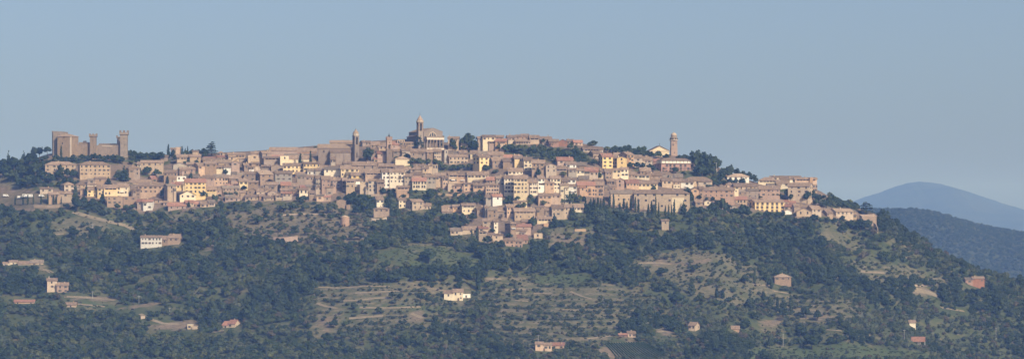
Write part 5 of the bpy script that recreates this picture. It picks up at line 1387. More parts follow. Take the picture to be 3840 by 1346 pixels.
TT = [
 (C1, 'pine', 'umbrella pine in the group left of the fortress', 'pines left of the fortress', [(290, 200, 285, 70), (335, 203, 285, 80), (400, 200, 285, 75)]),
 (C1, 'pine', 'umbrella pine in the group on the ridge right of the fortress', 'pines right of the fortress', [(1195, 252, 330, 88), (1290, 246, 330, 90), (1360, 244, 328, 85)]),
 (C1, 'conifer', 'tall pointed conifer at the far left of the ridge', None, [(72, 230, 330, 62)]), (C1, 'conifer', 'pointed conifer second from the left on the ridge', None, [(200, 232, 330, 60)]),
 (C1, 'darkoak', 'dark broad tree in the left wood under the ridge', 'dark trees of the left wood', [(30, 300, 400, 110), (120, 285, 400, 120), (250, 252, 370, 110), (300, 330, 450, 110), (200, 360, 470, 120), (100, 390, 500, 130), (350, 400, 500, 120), (230, 440, 550, 130), (320, 455, 545, 100), (420, 420, 520, 110), (500, 400, 500, 100), (570, 380, 480, 80), (620, 395, 480, 80), (510, 345, 440, 60), (180, 470, 560, 110), (40, 340, 470, 120)]),
 (C1, 'cypress', 'slim cypress in the row along the car park', 'cypresses along the car park', [(128, 618, 700, 17), (195, 612, 698, 20), (235, 606, 695, 22), (283, 606, 692, 17), (348, 608, 692, 22), (405, 598, 692, 20), (455, 606, 692, 20), (478, 608, 692, 17), (518, 622, 690, 15)]),
 (A, 'cypress', 'single slim cypress against the fortress keep wall', None, [(250, 268, 455, 42)]),
 (A, 'darkoak', 'dark rounded tree in the belt below the fortress wall', 'trees below the fortress wall', [(170, 400, 490, 90), (210, 410, 490, 80), (530, 385, 480, 110), (610, 400, 490, 90), (700, 372, 490, 110), (770, 385, 490, 90), (880, 395, 500, 110), (960, 385, 505, 100), (1020, 400, 520, 120), (1080, 415, 530, 90), (460, 425, 490, 80), (390, 415, 490, 90), (40, 400, 500, 120)]),
 (A, 'conifer', 'large dark blue-green conifer right of the apartment twins', None, [(1105, 540, 760, 150)]),
 (A, 'conifer', 'narrower dark conifer right of the low brown house below the twins', None, [(890, 690, 810, 90)]), (A, 'darkoak', 'dark round tree between right apartment twin and big conifer', None, [(1010, 640, 750, 120)]),
 ((160, 640, 3.6125), 'conifer', 'left one of two tall dark conifers among the yellow and tan houses', None, [(440, 130, 420, 95)]), ((160, 640, 3.6125), 'conifer', 'right one of two tall dark conifers beside the salmon-orange house', None, [(590, 165, 345, 60)]),
 ((160, 640, 3.6125), 'conifer', 'dark conifer standing before the yellow arcaded house', None, [(810, 270, 440, 85)]),
 ((160, 640, 3.6125), 'darkoak', 'dark round tree below the yellow houses at left town edge', 'trees below the yellow houses', [(470, 330, 560, 170), (560, 340, 470, 110), (680, 365, 490, 150), (620, 490, 590, 90), (330, 440, 520, 120)]),
 ((160, 640, 3.6125), 'oak', 'leafy tree in front of the flat-topped brown buildings', 'trees below the flat-topped buildings', [(1010, 435, 540, 100), (1130, 455, 545, 110), (1210, 450, 540, 110)]),
 (T3, 'cypress', 'tallest cypress on the left ridge, left of the pale hilltop block', None, [(475, 72, 265, 52)]), (T3, 'darkoak', 'dark tree between the tallest ridge cypress and pale block', None, [(535, 145, 260, 75)]),
 (T3, 'cypress', 'slim cypress in the row right of the pale hilltop block', 'ridge cypresses right of the pale block', [(650, 100, 222, 24), (667, 100, 222, 26), (703, 128, 222, 34), (736, 98, 222, 28), (793, 146, 226, 26)]),
 (T3, 'cedar', 'great dark cedar with layered crown on the left ridge', None, [(1055, 34, 235, 170)]), (T3, 'darkoak', 'dense round tree leaning against the left of great ridge cedar', None, [(955, 125, 240, 150)]),
 (T3, 'oak', 'garden tree on the left upper slope beside the cream house', 'garden trees of the left upper town', [(200, 365, 460, 110), (310, 400, 470, 80), (110, 430, 500, 60), (350, 440, 510, 90), (160, 375, 450, 60)]),
 (T3, 'bush', 'low shrub below the ridge cypress houses', 'shrubs below the ridge houses', [(720, 285, 330, 80), (770, 270, 325, 90), (860, 275, 325, 80)]), (T3, 'cypress', 'small dark cypress left of the cream dark-roofed house', None, [(465, 500, 610, 40)]),
 (T3, 'darkoak', 'dark tree filling the gap left of the narrow tower house', None, [(410, 655, 825, 110)]), (T3, 'darkoak', 'round dark tree at the right foot of largest yellow house', None, [(945, 695, 820, 130)]),
 (T3, 'bush', 'shrub in front of the low pink house', 'shrubs before the low pink house', [(780, 425, 475, 60), (850, 428, 470, 45)]), (T3, 'bush', 'dark hedge bush below the grey-roofed five-windowed house', 'hedge below the five-windowed house', [(1250, 710, 765, 70), (1320, 715, 765, 70), (1395, 700, 765, 70), (1110, 728, 790, 90), (1170, 735, 790, 60)]),
 (T3, 'darkoak', 'dark tree before the pale blue house at left upper town', None, [(1250, 405, 460, 65)]), (T3, 'conifer', 'small dark conifer on the low row roofs at lower left', None, [(752, 830, 930, 50)]),
 ((850, 500, 3.6125), 'darkoak', 'square-cropped dark green tree left of the square two-windowed house', None, [(232, 702, 790, 100)]),
 ((850, 500, 3.6125), 'cypress', 'broad dark cypress, left of two before the cream church nave', None, [(996, 268, 408, 56)]), ((850, 500, 3.6125), 'cypress', 'tall dark cypress, right of two before the cream church nave', None, [(1135, 232, 384, 46)]),
 ((850, 500, 3.6125), 'oak', 'small tree on the skyline right of the convent hall', None, [(1200, 172, 225, 60)]), ((850, 500, 3.6125), 'darkoak', 'dark tree below the arched doorway front', 'trees below the arched doorway', [(1040, 835, 930, 120), (970, 850, 930, 90)]),
 ((1200, 420, 3.6125), 'darkoak', 'large round blue-green tree between the two middle bell towers', None, [(645, 470, 680, 170)]), ((1200, 420, 3.6125), 'oak', 'hedge tree in the garden below the cathedral cedar', 'garden trees below the cathedral', [(1180, 555, 660, 110), (1250, 610, 720, 110), (1330, 615, 730, 90), (1400, 640, 740, 80), (1210, 640, 720, 80)]),
 ((1500, 400, 3.6125), 'cedar', 'grey-green layered cedar in front of the cathedral side wall', None, [(258, 372, 575, 125)]), ((1500, 400, 3.6125), 'darkoak', 'round dark tree at the right foot of cathedral portico', None, [(540, 475, 570, 95)]),
 ((1500, 400, 3.6125), 'darkoak', 'lollipop-shaped dark tree right of the cathedral', None, [(712, 420, 560, 95)]), ((1500, 400, 3.6125), 'darkoak', 'largest round dark tree on the skyline right of cathedral', None, [(920, 345, 570, 235)]),
 ((1500, 400, 3.6125), 'darkoak', 'broad dark tree below the largest skyline tree', None, [(1000, 452, 610, 180)]), ((1500, 400, 3.6125), 'oak', 'shrubby tree left below the largest skyline tree', 'shrubby trees below the skyline tree', [(750, 510, 600, 90), (860, 520, 600, 100)]),
 ((1500, 400, 3.6125), 'oak', 'tree in the hanging garden below the long sunlit tan house', 'hanging garden trees', [(600, 775, 870, 110), (720, 780, 870, 120), (810, 775, 870, 90), (480, 700, 800, 110), (540, 720, 850, 100), (380, 700, 790, 100), (280, 690, 780, 90), (940, 760, 870, 100)]),
 ((1500, 400, 3.6125), 'darkoak', 'dark tree at the foot of the bright cream house with grey side', None, [(1170, 780, 900, 150)]), ((1500, 400, 3.6125), 'bush', 'dark shrub right of the tree at the bright cream house foot', None, [(1290, 840, 905, 110)]),
 ((1860, 480, 3.6125), 'oak', 'tree in the green belt below the skyline houses', 'green belt below the skyline', [(40, 215, 310, 110), (130, 220, 330, 120), (220, 215, 340, 120), (310, 215, 350, 120), (400, 220, 360, 120), (490, 225, 370, 110), (560, 250, 390, 100), (600, 210, 300, 90), (650, 330, 430, 100), (750, 250, 330, 90), (560, 330, 420, 90), (980, 300, 420, 120), (1080, 230, 400, 120), (1010, 195, 310, 100), (1190, 330, 440, 100), (1260, 400, 500, 110), (1330, 420, 520, 90), (870, 300, 400, 90), (750, 370, 450, 100)]),
 ((1860, 480, 3.6125), 'darkoak', 'dark leafy tree before the brown skyline house', None, [(640, 138, 225, 80)]), ((1860, 480, 3.6125), 'darkoak', 'round skyline tree right of the red-roofed end house', None, [(1310, 165, 270, 150)]),
 ((1860, 480, 3.6125), 'conifer', 'blue-dark conifer before the brown long-roofed house, upper centre right', None, [(575, 515, 630, 100)]), ((1860, 480, 3.6125), 'oak', 'leafy tree below the blue shaded porch house', None, [(910, 585, 665, 130)]), ((1860, 480, 3.6125), 'darkoak', 'dark small tree right of white flat house', None, [(1390, 605, 690, 80)]),
 ((1560, 560, 3.6125), 'darkoak', 'dark round bush in front of the pink house, centre town', 'round bushes by the pink house', [(490, 535, 605, 55), (595, 528, 605, 90)]),
 ((1560, 560, 3.6125), 'darkoak', 'tall dark tree below the grey-tan house, town centre', None, [(185, 525, 710, 130)]), ((1560, 560, 3.6125), 'oak', 'tree in the orchard terraces under the town centre', 'orchard terrace trees', [(320, 520, 600, 100), (420, 640, 740, 110), (530, 630, 740, 100), (640, 635, 740, 90), (740, 650, 750, 100), (830, 660, 750, 90), (300, 650, 750, 100), (860, 540, 625, 90), (760, 560, 625, 90)]),
 ((1300, 680, 3.6125), 'darkoak', 'dark round tree right of the low orange house in centre', None, [(855, 95, 210, 105)]), ((1300, 680, 3.6125), 'darkoak', 'dark tree at the foot of the white tenement', 'trees at the white tenement', [(490, 75, 165, 90), (570, 100, 170, 80), (630, 90, 170, 90), (595, 150, 245, 80)]),
 ((1300, 680, 3.6125), 'darkoak', 'dark tree in the wood around the cream cottages', 'trees around the cream cottages', [(180, 160, 320, 150), (90, 130, 260, 110), (240, 250, 420, 140), (130, 320, 470, 130), (330, 270, 440, 120), (620, 250, 420, 130), (560, 240, 350, 90), (760, 170, 250, 110), (300, 400, 480, 110), (60, 180, 320, 110)]),
 (T13, 'oak', 'leafy tree in the hollow before the white awning house', 'trees before the awning house', [(970, 475, 640, 120), (1050, 510, 650, 120), (1130, 540, 660, 110), (1000, 560, 670, 120)]),
 (T13, 'oak', 'small round tree on the terrace below the tall tenements', 'terrace trees below the tenements', [(170, 550, 630, 100), (290, 555, 640, 90), (470, 530, 620, 90), (460, 600, 700, 110), (380, 640, 720, 100), (640, 610, 690, 90), (715, 615, 695, 60), (900, 590, 670, 90), (310, 660, 720, 90)]),
 (T13, 'conifer', 'large pointed dark conifer before the long tan house', None, [(1040, 668, 890, 110)]), (T13, 'conifer', 'pointed conifer beside the low cream cottage', None, [(790, 785, 960, 110)]),
 (T13, 'cypress', 'dark cypress at the left edge of the convent wood', 'cypresses left of convent wood', [(1215, 588, 760, 42), (1283, 585, 760, 48), (1340, 590, 780, 45), (1385, 575, 780, 50), (1420, 590, 790, 40)]),
 (T16, 'cypress', 'dark cypress standing before the long convent front', 'cypresses before the convent', [(365, 455, 640, 42), (310, 478, 650, 42), (230, 490, 670, 52), (150, 505, 690, 50), (95, 510, 690, 52), (500, 520, 650, 42), (600, 478, 650, 46), (660, 495, 650, 40), (700, 520, 650, 40), (880, 548, 660, 46), (935, 455, 650, 32), (975, 565, 700, 28), (1065, 608, 730, 32), (1110, 598, 730, 32), (1152, 600, 730, 28), (1186, 528, 720, 42), (450, 575, 670, 40), (835, 590, 690, 42), (545, 560, 660, 40), (910, 590, 680, 40)]),
 (T16, 'conifer', 'broad pointed conifer at the right part of the convent front', None, [(1315, 545, 740, 100)]),
 (T16, 'darkoak', 'dark tree in the garden wood right below yellow tenements', 'dark garden trees of right town', [(590, 22, 120, 110), (680, 20, 130, 120), (760, 30, 125, 100), (850, 45, 150, 100), (900, 70, 165, 80)]),
 (T16, 'darkoak', 'dark tree growing over the left half of palazzo front', 'trees at the palazzo', [(1200, 90, 185, 100), (1310, 150, 225, 90), (1110, 200, 230, 60)]), (T16, 'oak', 'small tree between the pinkish houses, right town', None, [(170, 140, 235, 90)]), (T16, 'oak', 'tree touching the bright yellow low house', None, [(910, 335, 400, 75)]),
 ((2200, 480, 3.6125), 'oak', 'skyline tree behind the yellow tenements', 'skyline trees behind yellow tenements', [(60, 190, 270, 120), (270, 245, 340, 110), (360, 262, 345, 100), (460, 248, 345, 110), (600, 280, 360, 90), (700, 262, 360, 120), (760, 300, 365, 70)]),
 ((2200, 480, 3.6125), 'darkoak', 'dark tree in front of the white gabled church', 'trees before the gabled church', [(880, 310, 420, 100), (970, 300, 420, 110), (1080, 345, 425, 110)]),
 ((2500, 580, 3.6125), 'darkoak', 'tall dark tree in the big clump right of the brick cupola tower', 'big dark clump right of cupola tower', [(350, -60, 190, 180), (430, -75, 220, 190), (500, -55, 240, 180), (580, -20, 280, 170), (660, 10, 260, 150), (700, 50, 210, 120), (480, 100, 310, 150), (560, 130, 320, 130), (420, 130, 280, 130), (240, -10, 80, 120), (170, 0, 80, 110), (620, 100, 310, 100)]),
 ((2500, 580, 3.6125), 'darkoak', 'dark tree in the clump around the white villa', 'dark trees around the white villa', [(760, 170, 340, 140), (830, 150, 330, 130), (880, 125, 300, 90), (950, 180, 300, 110), (740, 240, 370, 130), (1040, 210, 300, 110), (1110, 225, 340, 110), (1180, 260, 370, 100), (1210, 300, 390, 80), (1030, 310, 385, 110), (860, 320, 400, 110), (780, 340, 420, 120), (640, 350, 430, 110), (700, 360, 430, 100), (570, 375, 430, 100), (930, 320, 385, 90)]),
 ((2500, 580, 3.6125), 'darkoak', 'dark round tree rising below the long pink-brick house', None, [(740, 580, 800, 200)]), ((2500, 580, 3.6125), 'darkoak', 'large round dark tree left of the big yellow house', None, [(1035, 660, 870, 260)]),
 ((2500, 580, 3.6125), 'darkoak', 'dark tree beside the convent right corner', 'trees at the convent corner', [(335, 480, 700, 90), (280, 440, 560, 120), (440, 540, 625, 90), (535, 570, 640, 60), (620, 560, 650, 70), (610, 640, 800, 150), (820, 640, 810, 120)]),
 ((2500, 580, 3.6125), 'oak', 'green tree in the wood between the convent and round dark trees', 'green wood edge trees right of convent', [(380, 690, 840, 140), (470, 690, 850, 140), (540, 760, 870, 130), (320, 720, 860, 120), (860, 820, 920, 130), (430, 790, 890, 130)]),
 ((2700, 600, 3.6125), 'darkoak', 'dark tree at the foot of the big yellow shuttered house', 'trees before the yellow shuttered house', [(630, 680, 790, 110), (700, 700, 800, 100), (780, 690, 800, 100), (850, 680, 800, 70)]),
 ((2700, 600, 3.6125), 'darkoak', 'dark tree beside the tan three-storey house at far right', 'trees by the three-storey house', [(800, 448, 540, 150), (910, 385, 540, 120), (960, 450, 540, 80), (530, 482, 530, 110)]),
 ((2700, 600, 3.6125), 'darkoak', 'dark tree on the cliff slope right of the three-storey house', 'cliff slope trees at far right', [(1180, 405, 540, 130), (1260, 405, 560, 140), (1340, 460, 590, 130), (1400, 530, 650, 120)]),
 ((2950, 640, 3.6125), 'oak', 'tree in the line along the spur ridge at right', 'spur ridge trees', [(470, 400, 500, 110), (540, 410, 510, 90), (620, 395, 510, 100), (700, 400, 520, 110), (780, 398, 520, 110), (840, 430, 530, 80), (400, 380, 480, 100)]),
 ((2950, 640, 3.6125), 'cedar', 'large spreading dark tree behind the watch-house at spur tip', None, [(1075, 412, 600, 230)]), ((2950, 640, 3.6125), 'darkoak', 'dark round tree right of the watch-house', None, [(1265, 610, 730, 120)]),
 ((2950, 640, 3.6125), 'darkoak', 'dark tree directly below the spur houses', 'trees below the spur houses', [(370, 580, 720, 160), (290, 620, 730, 120), (750, 600, 700, 90), (880, 660, 800, 180), (1000, 640, 820, 180), (1090, 650, 830, 160), (760, 720, 860, 160), (560, 620, 720, 110), (650, 630, 730, 110)]),
 ((1660, 700, 3.6125), 'darkoak', 'dark round tree in the lower village gardens', 'lower village garden trees', [(170, 335, 500, 110), (270, 350, 490, 100), (400, 345, 490, 150), (60, 350, 530, 130), (610, 655, 800, 170), (790, 710, 860, 130), (680, 560, 620, 100), (1220, 400, 580, 130), (900, 620, 690, 110), (310, 420, 540, 110)]),
 ((1660, 700, 3.6125), 'cypress', 'slim cypress before the long low tan row, lower village', 'lower village cypresses', [(395, 568, 680, 28), (462, 565, 700, 45)]),
 ((1680, 700, 1.398), 'cypress', 'tall solitary dark cypress on the terraces at centre bottom', None, [(160, 400, 545, 34)]),
 ((2400, 700, 1.397), 'cypress', 'dark cypress near the brown villa on the right slope', 'cypresses near the brown villa', [(600, 420, 508, 20), (690, 470, 535, 22), (402, 525, 582, 28), (432, 535, 585, 28), (790, 565, 650, 34), (720, 575, 650, 24)]),
 ((2400, 700, 1.397), 'conifer', 'pointed dark conifer on the lower right slope', 'conifers on the lower right slope', [(682, 560, 635, 44), (748, 575, 680, 56), (575, 570, 650, 60), (270, 470, 560, 44)]),
 ((2400, 700, 1.397), 'darkoak', 'dark round tree beside the olive groves, lower right', 'dark trees of lower right groves', [(545, 690, 770, 80), (550, 455, 510, 56), (870, 620, 690, 56), (930, 640, 700, 50), (840, 710, 790, 70), (900, 770, 850, 80), (680, 790, 850, 50), (280, 405, 450, 80), (190, 540, 620, 90), (110, 420, 470, 80)]),
 ((880, 700, 1.398), 'darkoak', 'dark round tree on the terraces around the cream farmhouse', 'dark terrace trees', [(1015, 320, 400, 95), (625, 600, 645, 44), (975, 550, 605, 46), (825, 545, 590, 40), (1050, 580, 620, 40), (755, 625, 668, 40), (1170, 500, 540, 44), (1040, 400, 470, 70), (870, 555, 590, 36), (500, 630, 655, 20), (520, 690, 740, 50), (490, 760, 830, 80)]),
]
for (ox, oy, s), kind, lab, grp, pts in TT:
    for (a_, t_, b_, w_) in pts:
        if grp == 'cypresses before the convent': b_ = max(b_, 715 if a_ >= 620 else (665 if a_ > 310 else 0))
        tree(kind, ox + a_ / s, oy + t_ / s, oy + b_ / s, w_ / s, lab, grp)
# olives and bushes one can tell apart on the dry slope below the town
OL = [(20, 175, 40), (70, 195, 20), (125, 200, 60), (105, 180, 50), (205, 175, 36), (268, 225, 40), (300, 255, 34), (240, 240, 40), (190, 262, 44), (260, 138, 60), (235, 132, 44), (310, 125, 44), (365, 130, 50), (388, 172, 22), (420, 175, 22), (345, 155, 30), (355, 190, 22), (440, 140, 60),
      (505, 180, 44), (560, 150, 50), (510, 140, 70), (645, 205, 44), (695, 225, 60), (690, 190, 40), (740, 235, 56), (380, 255, 50), (415, 285, 50), (350, 295, 32), (460, 296, 50), (490, 265, 36), (490, 325, 44), (530, 295, 50), (570, 290, 46), (575, 332, 50), (625, 318, 44), (615, 280, 50), (655, 282, 60), (700, 335, 44), (450, 225, 40), (330, 220, 26), (300, 180, 28), (640, 140, 50), (410, 330, 44), (115, 262, 44)]
for a_, b_, w_ in OL: tree('olive' if random.random() < .55 else 'oak', 880 + a_ / 1.398, 700 + (b_ - w_ * .85) / 1.398, 700 + b_ / 1.398, w_ / 1.398, 'rounded grey-green tree dotted over the dry grass slope below left half of town', 'trees on the dry slope')

# ------------------------------------------------------------------ woods: masses nobody could count
PROTO = bpy.data.collections.new('wood_trees'); POBJ = []
for k, vs in (('darkoak', (0, 1, 2)), ('oak', (0, 1, 2)), ('olive', (0, 1)), ('dry', (0,)), ('bush', (0, 1)), ('conifer', (0,))):
    for v in vs:
        b = CROWN[k][v].copy(); o = bpy.data.objects.new('%02d_%s' % (len(POBJ), k), b); PROTO.objects.link(o); POBJ.append((k, o))
PIDX = {}
for i, (k, o) in enumerate(POBJ): PIDX.setdefault(k, []).append(i)
def wood_nodes():
    ng = bpy.data.node_groups.new('wood', 'GeometryNodeTree')
    ng.interface.new_socket('Geometry', in_out='INPUT', socket_type='NodeSocketGeometry'); ng.interface.new_socket('Geometry', in_out='OUTPUT', socket_type='NodeSocketGeometry')
    i, o = ng.nodes.new('NodeGroupInput'), ng.nodes.new('NodeGroupOutput'); ip = ng.nodes.new('GeometryNodeInstanceOnPoints'); ci = ng.nodes.new('GeometryNodeCollectionInfo')
    ci.inputs['Collection'].default_value = PROTO; ci.inputs['Separate Children'].default_value = True; ci.inputs['Reset Children'].default_value = True
    def at(n, t):
        a = ng.nodes.new('GeometryNodeInputNamedAttribute'); a.data_type = t; a.inputs[0].default_value = n; return a.outputs[0]
    ip.inputs['Pick Instance'].default_value = True
    ng.links.new(i.outputs[0], ip.inputs['Points']); ng.links.new(ci.outputs[0], ip.inputs['Instance']); ng.links.new(at('pick', 'INT'), ip.inputs['Instance Index'])
    ng.links.new(at('size', 'FLOAT_VECTOR'), ip.inputs['Scale'])
    ng.links.new(at('turn', 'FLOAT_VECTOR'), ip.inputs['Rotation']); ng.links.new(ip.outputs[0], o.inputs[0]); return ng
WN = wood_nodes()
def wood(name, pts, label, cat='wood'):
    """pts: rows of x, y, z, pick, width, height"""
    P = np.array(pts); me = bpy.data.meshes.new(name); me.from_pydata([tuple(p) for p in P[:, :3]], [], [])
    a = me.attributes.new('pick', 'INT', 'POINT'); a.data.foreach_set('value', P[:, 3].astype(np.int32))
    s = np.stack([P[:, 4], P[:, 4], P[:, 5]], 1).astype(np.float32); a = me.attributes.new('size', 'FLOAT_VECTOR', 'POINT'); a.data.foreach_set('vector', s.ravel())
    t = np.zeros((len(P), 3), np.float32); t[:, 2] = rng.uniform(0, 6.28, len(P)); a = me.attributes.new('turn', 'FLOAT_VECTOR', 'POINT'); a.data.foreach_set('vector', t.ravel())
    o = link(name, me); md = o.modifiers.new('wood', 'NODES'); md.node_group = WN
    tag(o, label, cat, None, 'stuff'); return o
NS = 80000
X = rng.uniform(-680, 680, NS); Y = rng.uniform(3290, 4015, NS); Z = gz(X, Y); px, py = proj(X, Y, Z)
tl = np.interp(px, TLX, TLY)
intown = py < tl + 4
gard = np.zeros(NS, bool)
for P in GARD: gard |= inpoly(P, px, py)
dry = np.zeros(NS, bool); ter = dry.copy(); bare = dry.copy(); grn = dry.copy()
for P in DRY: dry |= inpoly(P, px, py)
for P in TERR: ter |= inpoly(P, px, py)
for P in BARE: bare |= inpoly(P, px, py)
for P in GREEN: grn |= inpoly(P, px, py)
vin = inpoly([(a - 0, b) for a, b in VINE], px, py); clr = inpoly(CLEAR[0], px, py)
for a_, b_ in ((275, 795), (330, 812), (400, 830), (470, 845), (520, 870)): clr |= (np.abs(px - a_) < 40) & (np.abs(py - b_ - 8) < 12)
# slow variation of wood type over the hill
den = np.sin(X * .021 + 1.7) * np.cos(Y * .026 + X * .008) + .6 * np.sin(X * .053 - Y * .041 + 1) + .35 * np.sin(X * .11 + Y * .09)
lowleft = py > np.interp(px, [0, 300, 700, 900, 1250, 1500], [1130, 1165, 1225, 1265, 1310, 1400])
groves = (py > np.interp(px, [1000, 1300, 1700, 2300, 2700, 3200, 3840], [1230, 1200, 1200, 1130, 1060, 1080, 1200])) & ~lowleft & (px > 1100)
for P in BARE[:1] + BARE[2:4] + BARE[6:7] + BARE[8:13] + [[(270, 795), (345, 822)], [(345, 815), (420, 838)], [(420, 832), (480, 852)], [(50, 1178), (130, 1190)]]:
    ax, ay = np.array(P).min(0); bx_, by_ = np.array(P).max(0)
    RECTS.append((ax, bx_, ay - 2, by_ + 9, hit((ax + bx_) / 2, by_)[1]))
R_ = np.array(RECTS); cell = {}; out = {k: [] for k in ('low', 'groves', 'left', 'right', 'garden', 'mid')}
U = rng.random((NS, 6)); placed = 0
for x_, y_, r_ in TREES: cell.setdefault((int(x_ // 12), int(y_ // 12)), []).append((x_, y_, r_))
FT = np.array(FOOT)
for i in range(NS):
    if intown[i] and not gard[i]: continue
    if vin[i] or clr[i]: continue
    u = U[i]
    if bare[i]:
        if u[0] > .10: continue
    if grn[i]: kind, w = 'bush', 1.6 + 2 * u[1]; h = .9 + .6 * u[1]; 
    if grn[i] and u[0] > .4: continue
    if not grn[i]:
        if ter[i] and not bare[i]:
            if math.sin(TPH(X[i], Z[i])) > .2 and u[0] > .12: continue
            if math.sin(X[i] * .075 + 2 * math.sin(Y[i] * .05)) * math.cos(Y[i] * .09 + X[i] * .03) < -.6 and u[2] > .2: continue
        if dry[i] or (ter[i] and not grn[i]):
            if u[0] > ((.32 if dry[i] else .85) + .35 * np.sin(X[i] * .06 + Y[i] * .03) * np.cos(Y[i] * .09 - X[i] * .02)): continue
            kind = 'olive' if u[2] < .45 else ('bush' if u[2] < .7 else ('oak' if u[2] < .9 else 'darkoak')); w = 2.8 + 4.2 * u[1] ** 1.5; h = w * (.75 + .3 * u[3])
            if ter[i] and u[5] < .85: w = min(w, 4.8); h = min(h, 3.4)
            if kind == 'bush': w *= .6; h *= .5
        elif lowleft[i]:
            kind = 'oak' if u[2] < .7 else ('darkoak' if u[2] < .9 else 'olive'); w = 4.8 + 5 * u[1] ** 1.4; h = w * (.8 + .35 * u[3])
        elif groves[i]:
            if den[i] < -.55 and u[0] > .25: continue
            if u[0] > .75: continue
            kind = ('olive' if den[i] < .3 else 'oak') if u[2] < .55 else ('darkoak' if u[2] < .72 else ('dry' if u[2] < .82 else 'bush')); w = 3.6 + 3.2 * u[1]; h = w * (.8 + .35 * u[3])
            if den[i] > .7: kind = 'darkoak' if u[2] < .8 else 'conifer'; w *= 1.4; h *= 1.5
        else:
            if den[i] < -.85 and u[0] > .3: continue
            kind = 'darkoak' if u[2] < (.92 if den[i] > .15 else .10) else ('oak' if u[2] < .80 else ('dry' if u[2] < .88 else ('olive' if u[2] < .95 else 'bush')))
            w = (5.5 + 8.0 * u[1] ** 1.4) if den[i] > .15 else (4.0 + 4.5 * u[1] ** 1.3); h = w * (.8 + .5 * u[3])
            if kind == 'bush': w *= .6; h *= .45
        if kind == 'conifer': w *= .6; h *= 1.25
    if gard[i]: kind = 'darkoak' if u[2] < .55 else ('oak' if u[2] < .85 else 'bush'); w = 3.5 + 3.5 * u[1]; h = w * (.8 + .4 * u[3])
    x0, y0 = X[i], Y[i]; rr = w * .5
    hw, hh = w / 2 / Y[i] * FPX, h / Y[i] * FPX
    ov = (R_[:, 0] + 3 < px[i] + hw) & (R_[:, 1] - 3 > px[i] - hw) & (R_[:, 2] < py[i]) & (R_[:, 3] - 7 > py[i] - hh)
    if (ov & (R_[:, 4] + 6 > y0)).any(): continue
    if (np.hypot(FT[:, 0] - x0, FT[:, 1] - y0) < FT[:, 2] + rr * .5).any(): continue
    c = (int(x0 // 12), int(y0 // 12)); ok = True
    sp = .60 if not dry[i] else .85
    if ter[i]: sp = .48
    for a_ in (-1, 0, 1):
        for b_ in (-1, 0, 1):
            for (xa, ya, ra) in cell.get((c[0] + a_, c[1] + b_), ()):
                if (xa - x0) ** 2 + (ya - y0) ** 2 < (sp * (ra + rr)) ** 2: ok = False; break
            if not ok: break
        if not ok: break
    if not ok: continue
    cell.setdefault(c, []).append((x0, y0, rr))
    reg = 'garden' if gard[i] or intown[i] else ('low' if lowleft[i] else ('groves' if groves[i] else ('left' if px[i] < 1000 else ('mid' if px[i] < 2050 else 'right'))))
    pk = PIDX[kind][int(u[4] * len(PIDX[kind])) % len(PIDX[kind])]
    out[reg].append((x0, y0, Z[i] - .1 - (.12 * h if kind != 'bush' else .0), pk, w / BASEW[kind], h))
NB = 60000
bX = rng.uniform(-680, 680, NB); bY = rng.uniform(3300, 3990, NB); bZ = gz(bX, bY); spx, spy = proj(bX, bY, bZ)
btown = spy < np.interp(spx, TLX, TLY) + 6
bopen = np.zeros(NB, bool)
for P in DRY + TERR + GREEN: bopen |= inpoly(P, spx, spy)
bbare = np.zeros(NB, bool)
for P in BARE + [VINE] + CLEAR: bbare |= inpoly(P, spx, spy)
bn = np.sin(bX * .09 + 2 * np.sin(bY * .05)) * np.cos(bY * .12 - bX * .04) + .5 * np.sin(bX * .27 + bY * .21)
bU = rng.random((NB, 4)); scrub = []
for i in range(NB):
    if btown[i] or bbare[i]: continue
    if bU[i, 0] > ((.38 + .42 * bn[i]) if bopen[i] else .45): continue
    x0, y0 = bX[i], bY[i]
    if (np.hypot(FT[:, 0] - x0, FT[:, 1] - y0) < FT[:, 2] + 1).any(): continue
    w = .9 + 2.2 * bU[i, 1] ** 2; h = w * (.35 + .35 * bU[i, 2])
    k = 'bush' if bU[i, 3] < .55 else ('olive' if bU[i, 3] < .75 else 'dry')
    scrub.append((x0, y0, bZ[i] - (.05 if k == 'bush' else .35 * h), PIDX[k][int(bU[i, 2] * len(PIDX[k]))], w / BASEW[k], h * (1 if k == 'bush' else 1.5)))
wood('scrub', scrub, 'low scrub and weeds scattered over the open slopes', 'scrub')
LAB = dict(low='closed light green woodland filling the lower left corner', groves='olive groves and scattered scrub along the lower right slope', left='dark mixed woodland on the slope below the left part of town',
           right='dark mixed woodland on the slope below the right part of town', garden='tree-filled gardens between the houses of the town', mid='mixed woodland and scrub on the slope below the town centre')
for k, v in out.items():
    if v: wood('woodland' if k not in ('garden', 'groves') else ('garden_greenery' if k == 'garden' else 'olive_grove'), v, LAB[k], {'garden': 'greenery', 'groves': 'grove'}.get(k, 'wood'))
# wood on the second hill
pts = []
n_ = HILL.shape[1]
for _ in range(11000):
    j = rng.random() ** 1.6 * 22; i = rng.uniform(n_ * .42, n_ * .78); a_, b_ = int(i), int(j); fx_, fy_ = i - a_, j - b_
    p = (HILL[b_, a_] * (1 - fx_) + HILL[b_, a_ + 1] * fx_) * (1 - fy_) + (HILL[b_ + 1, a_] * (1 - fx_) + HILL[b_ + 1, a_ + 1] * fx_) * fy_
    w = rng.uniform(5, 9.5); k = 'darkoak' if rng.random() < .6 else 'oak'
    pts.append((p[0], p[1], p[2] - 1.5, PIDX[k][int(rng.random() * 3)], w / .92, w * rng.uniform(.7, 1.1)))
wood('woodland', pts, 'hazy wooded cover of the second hill behind the spur at right')
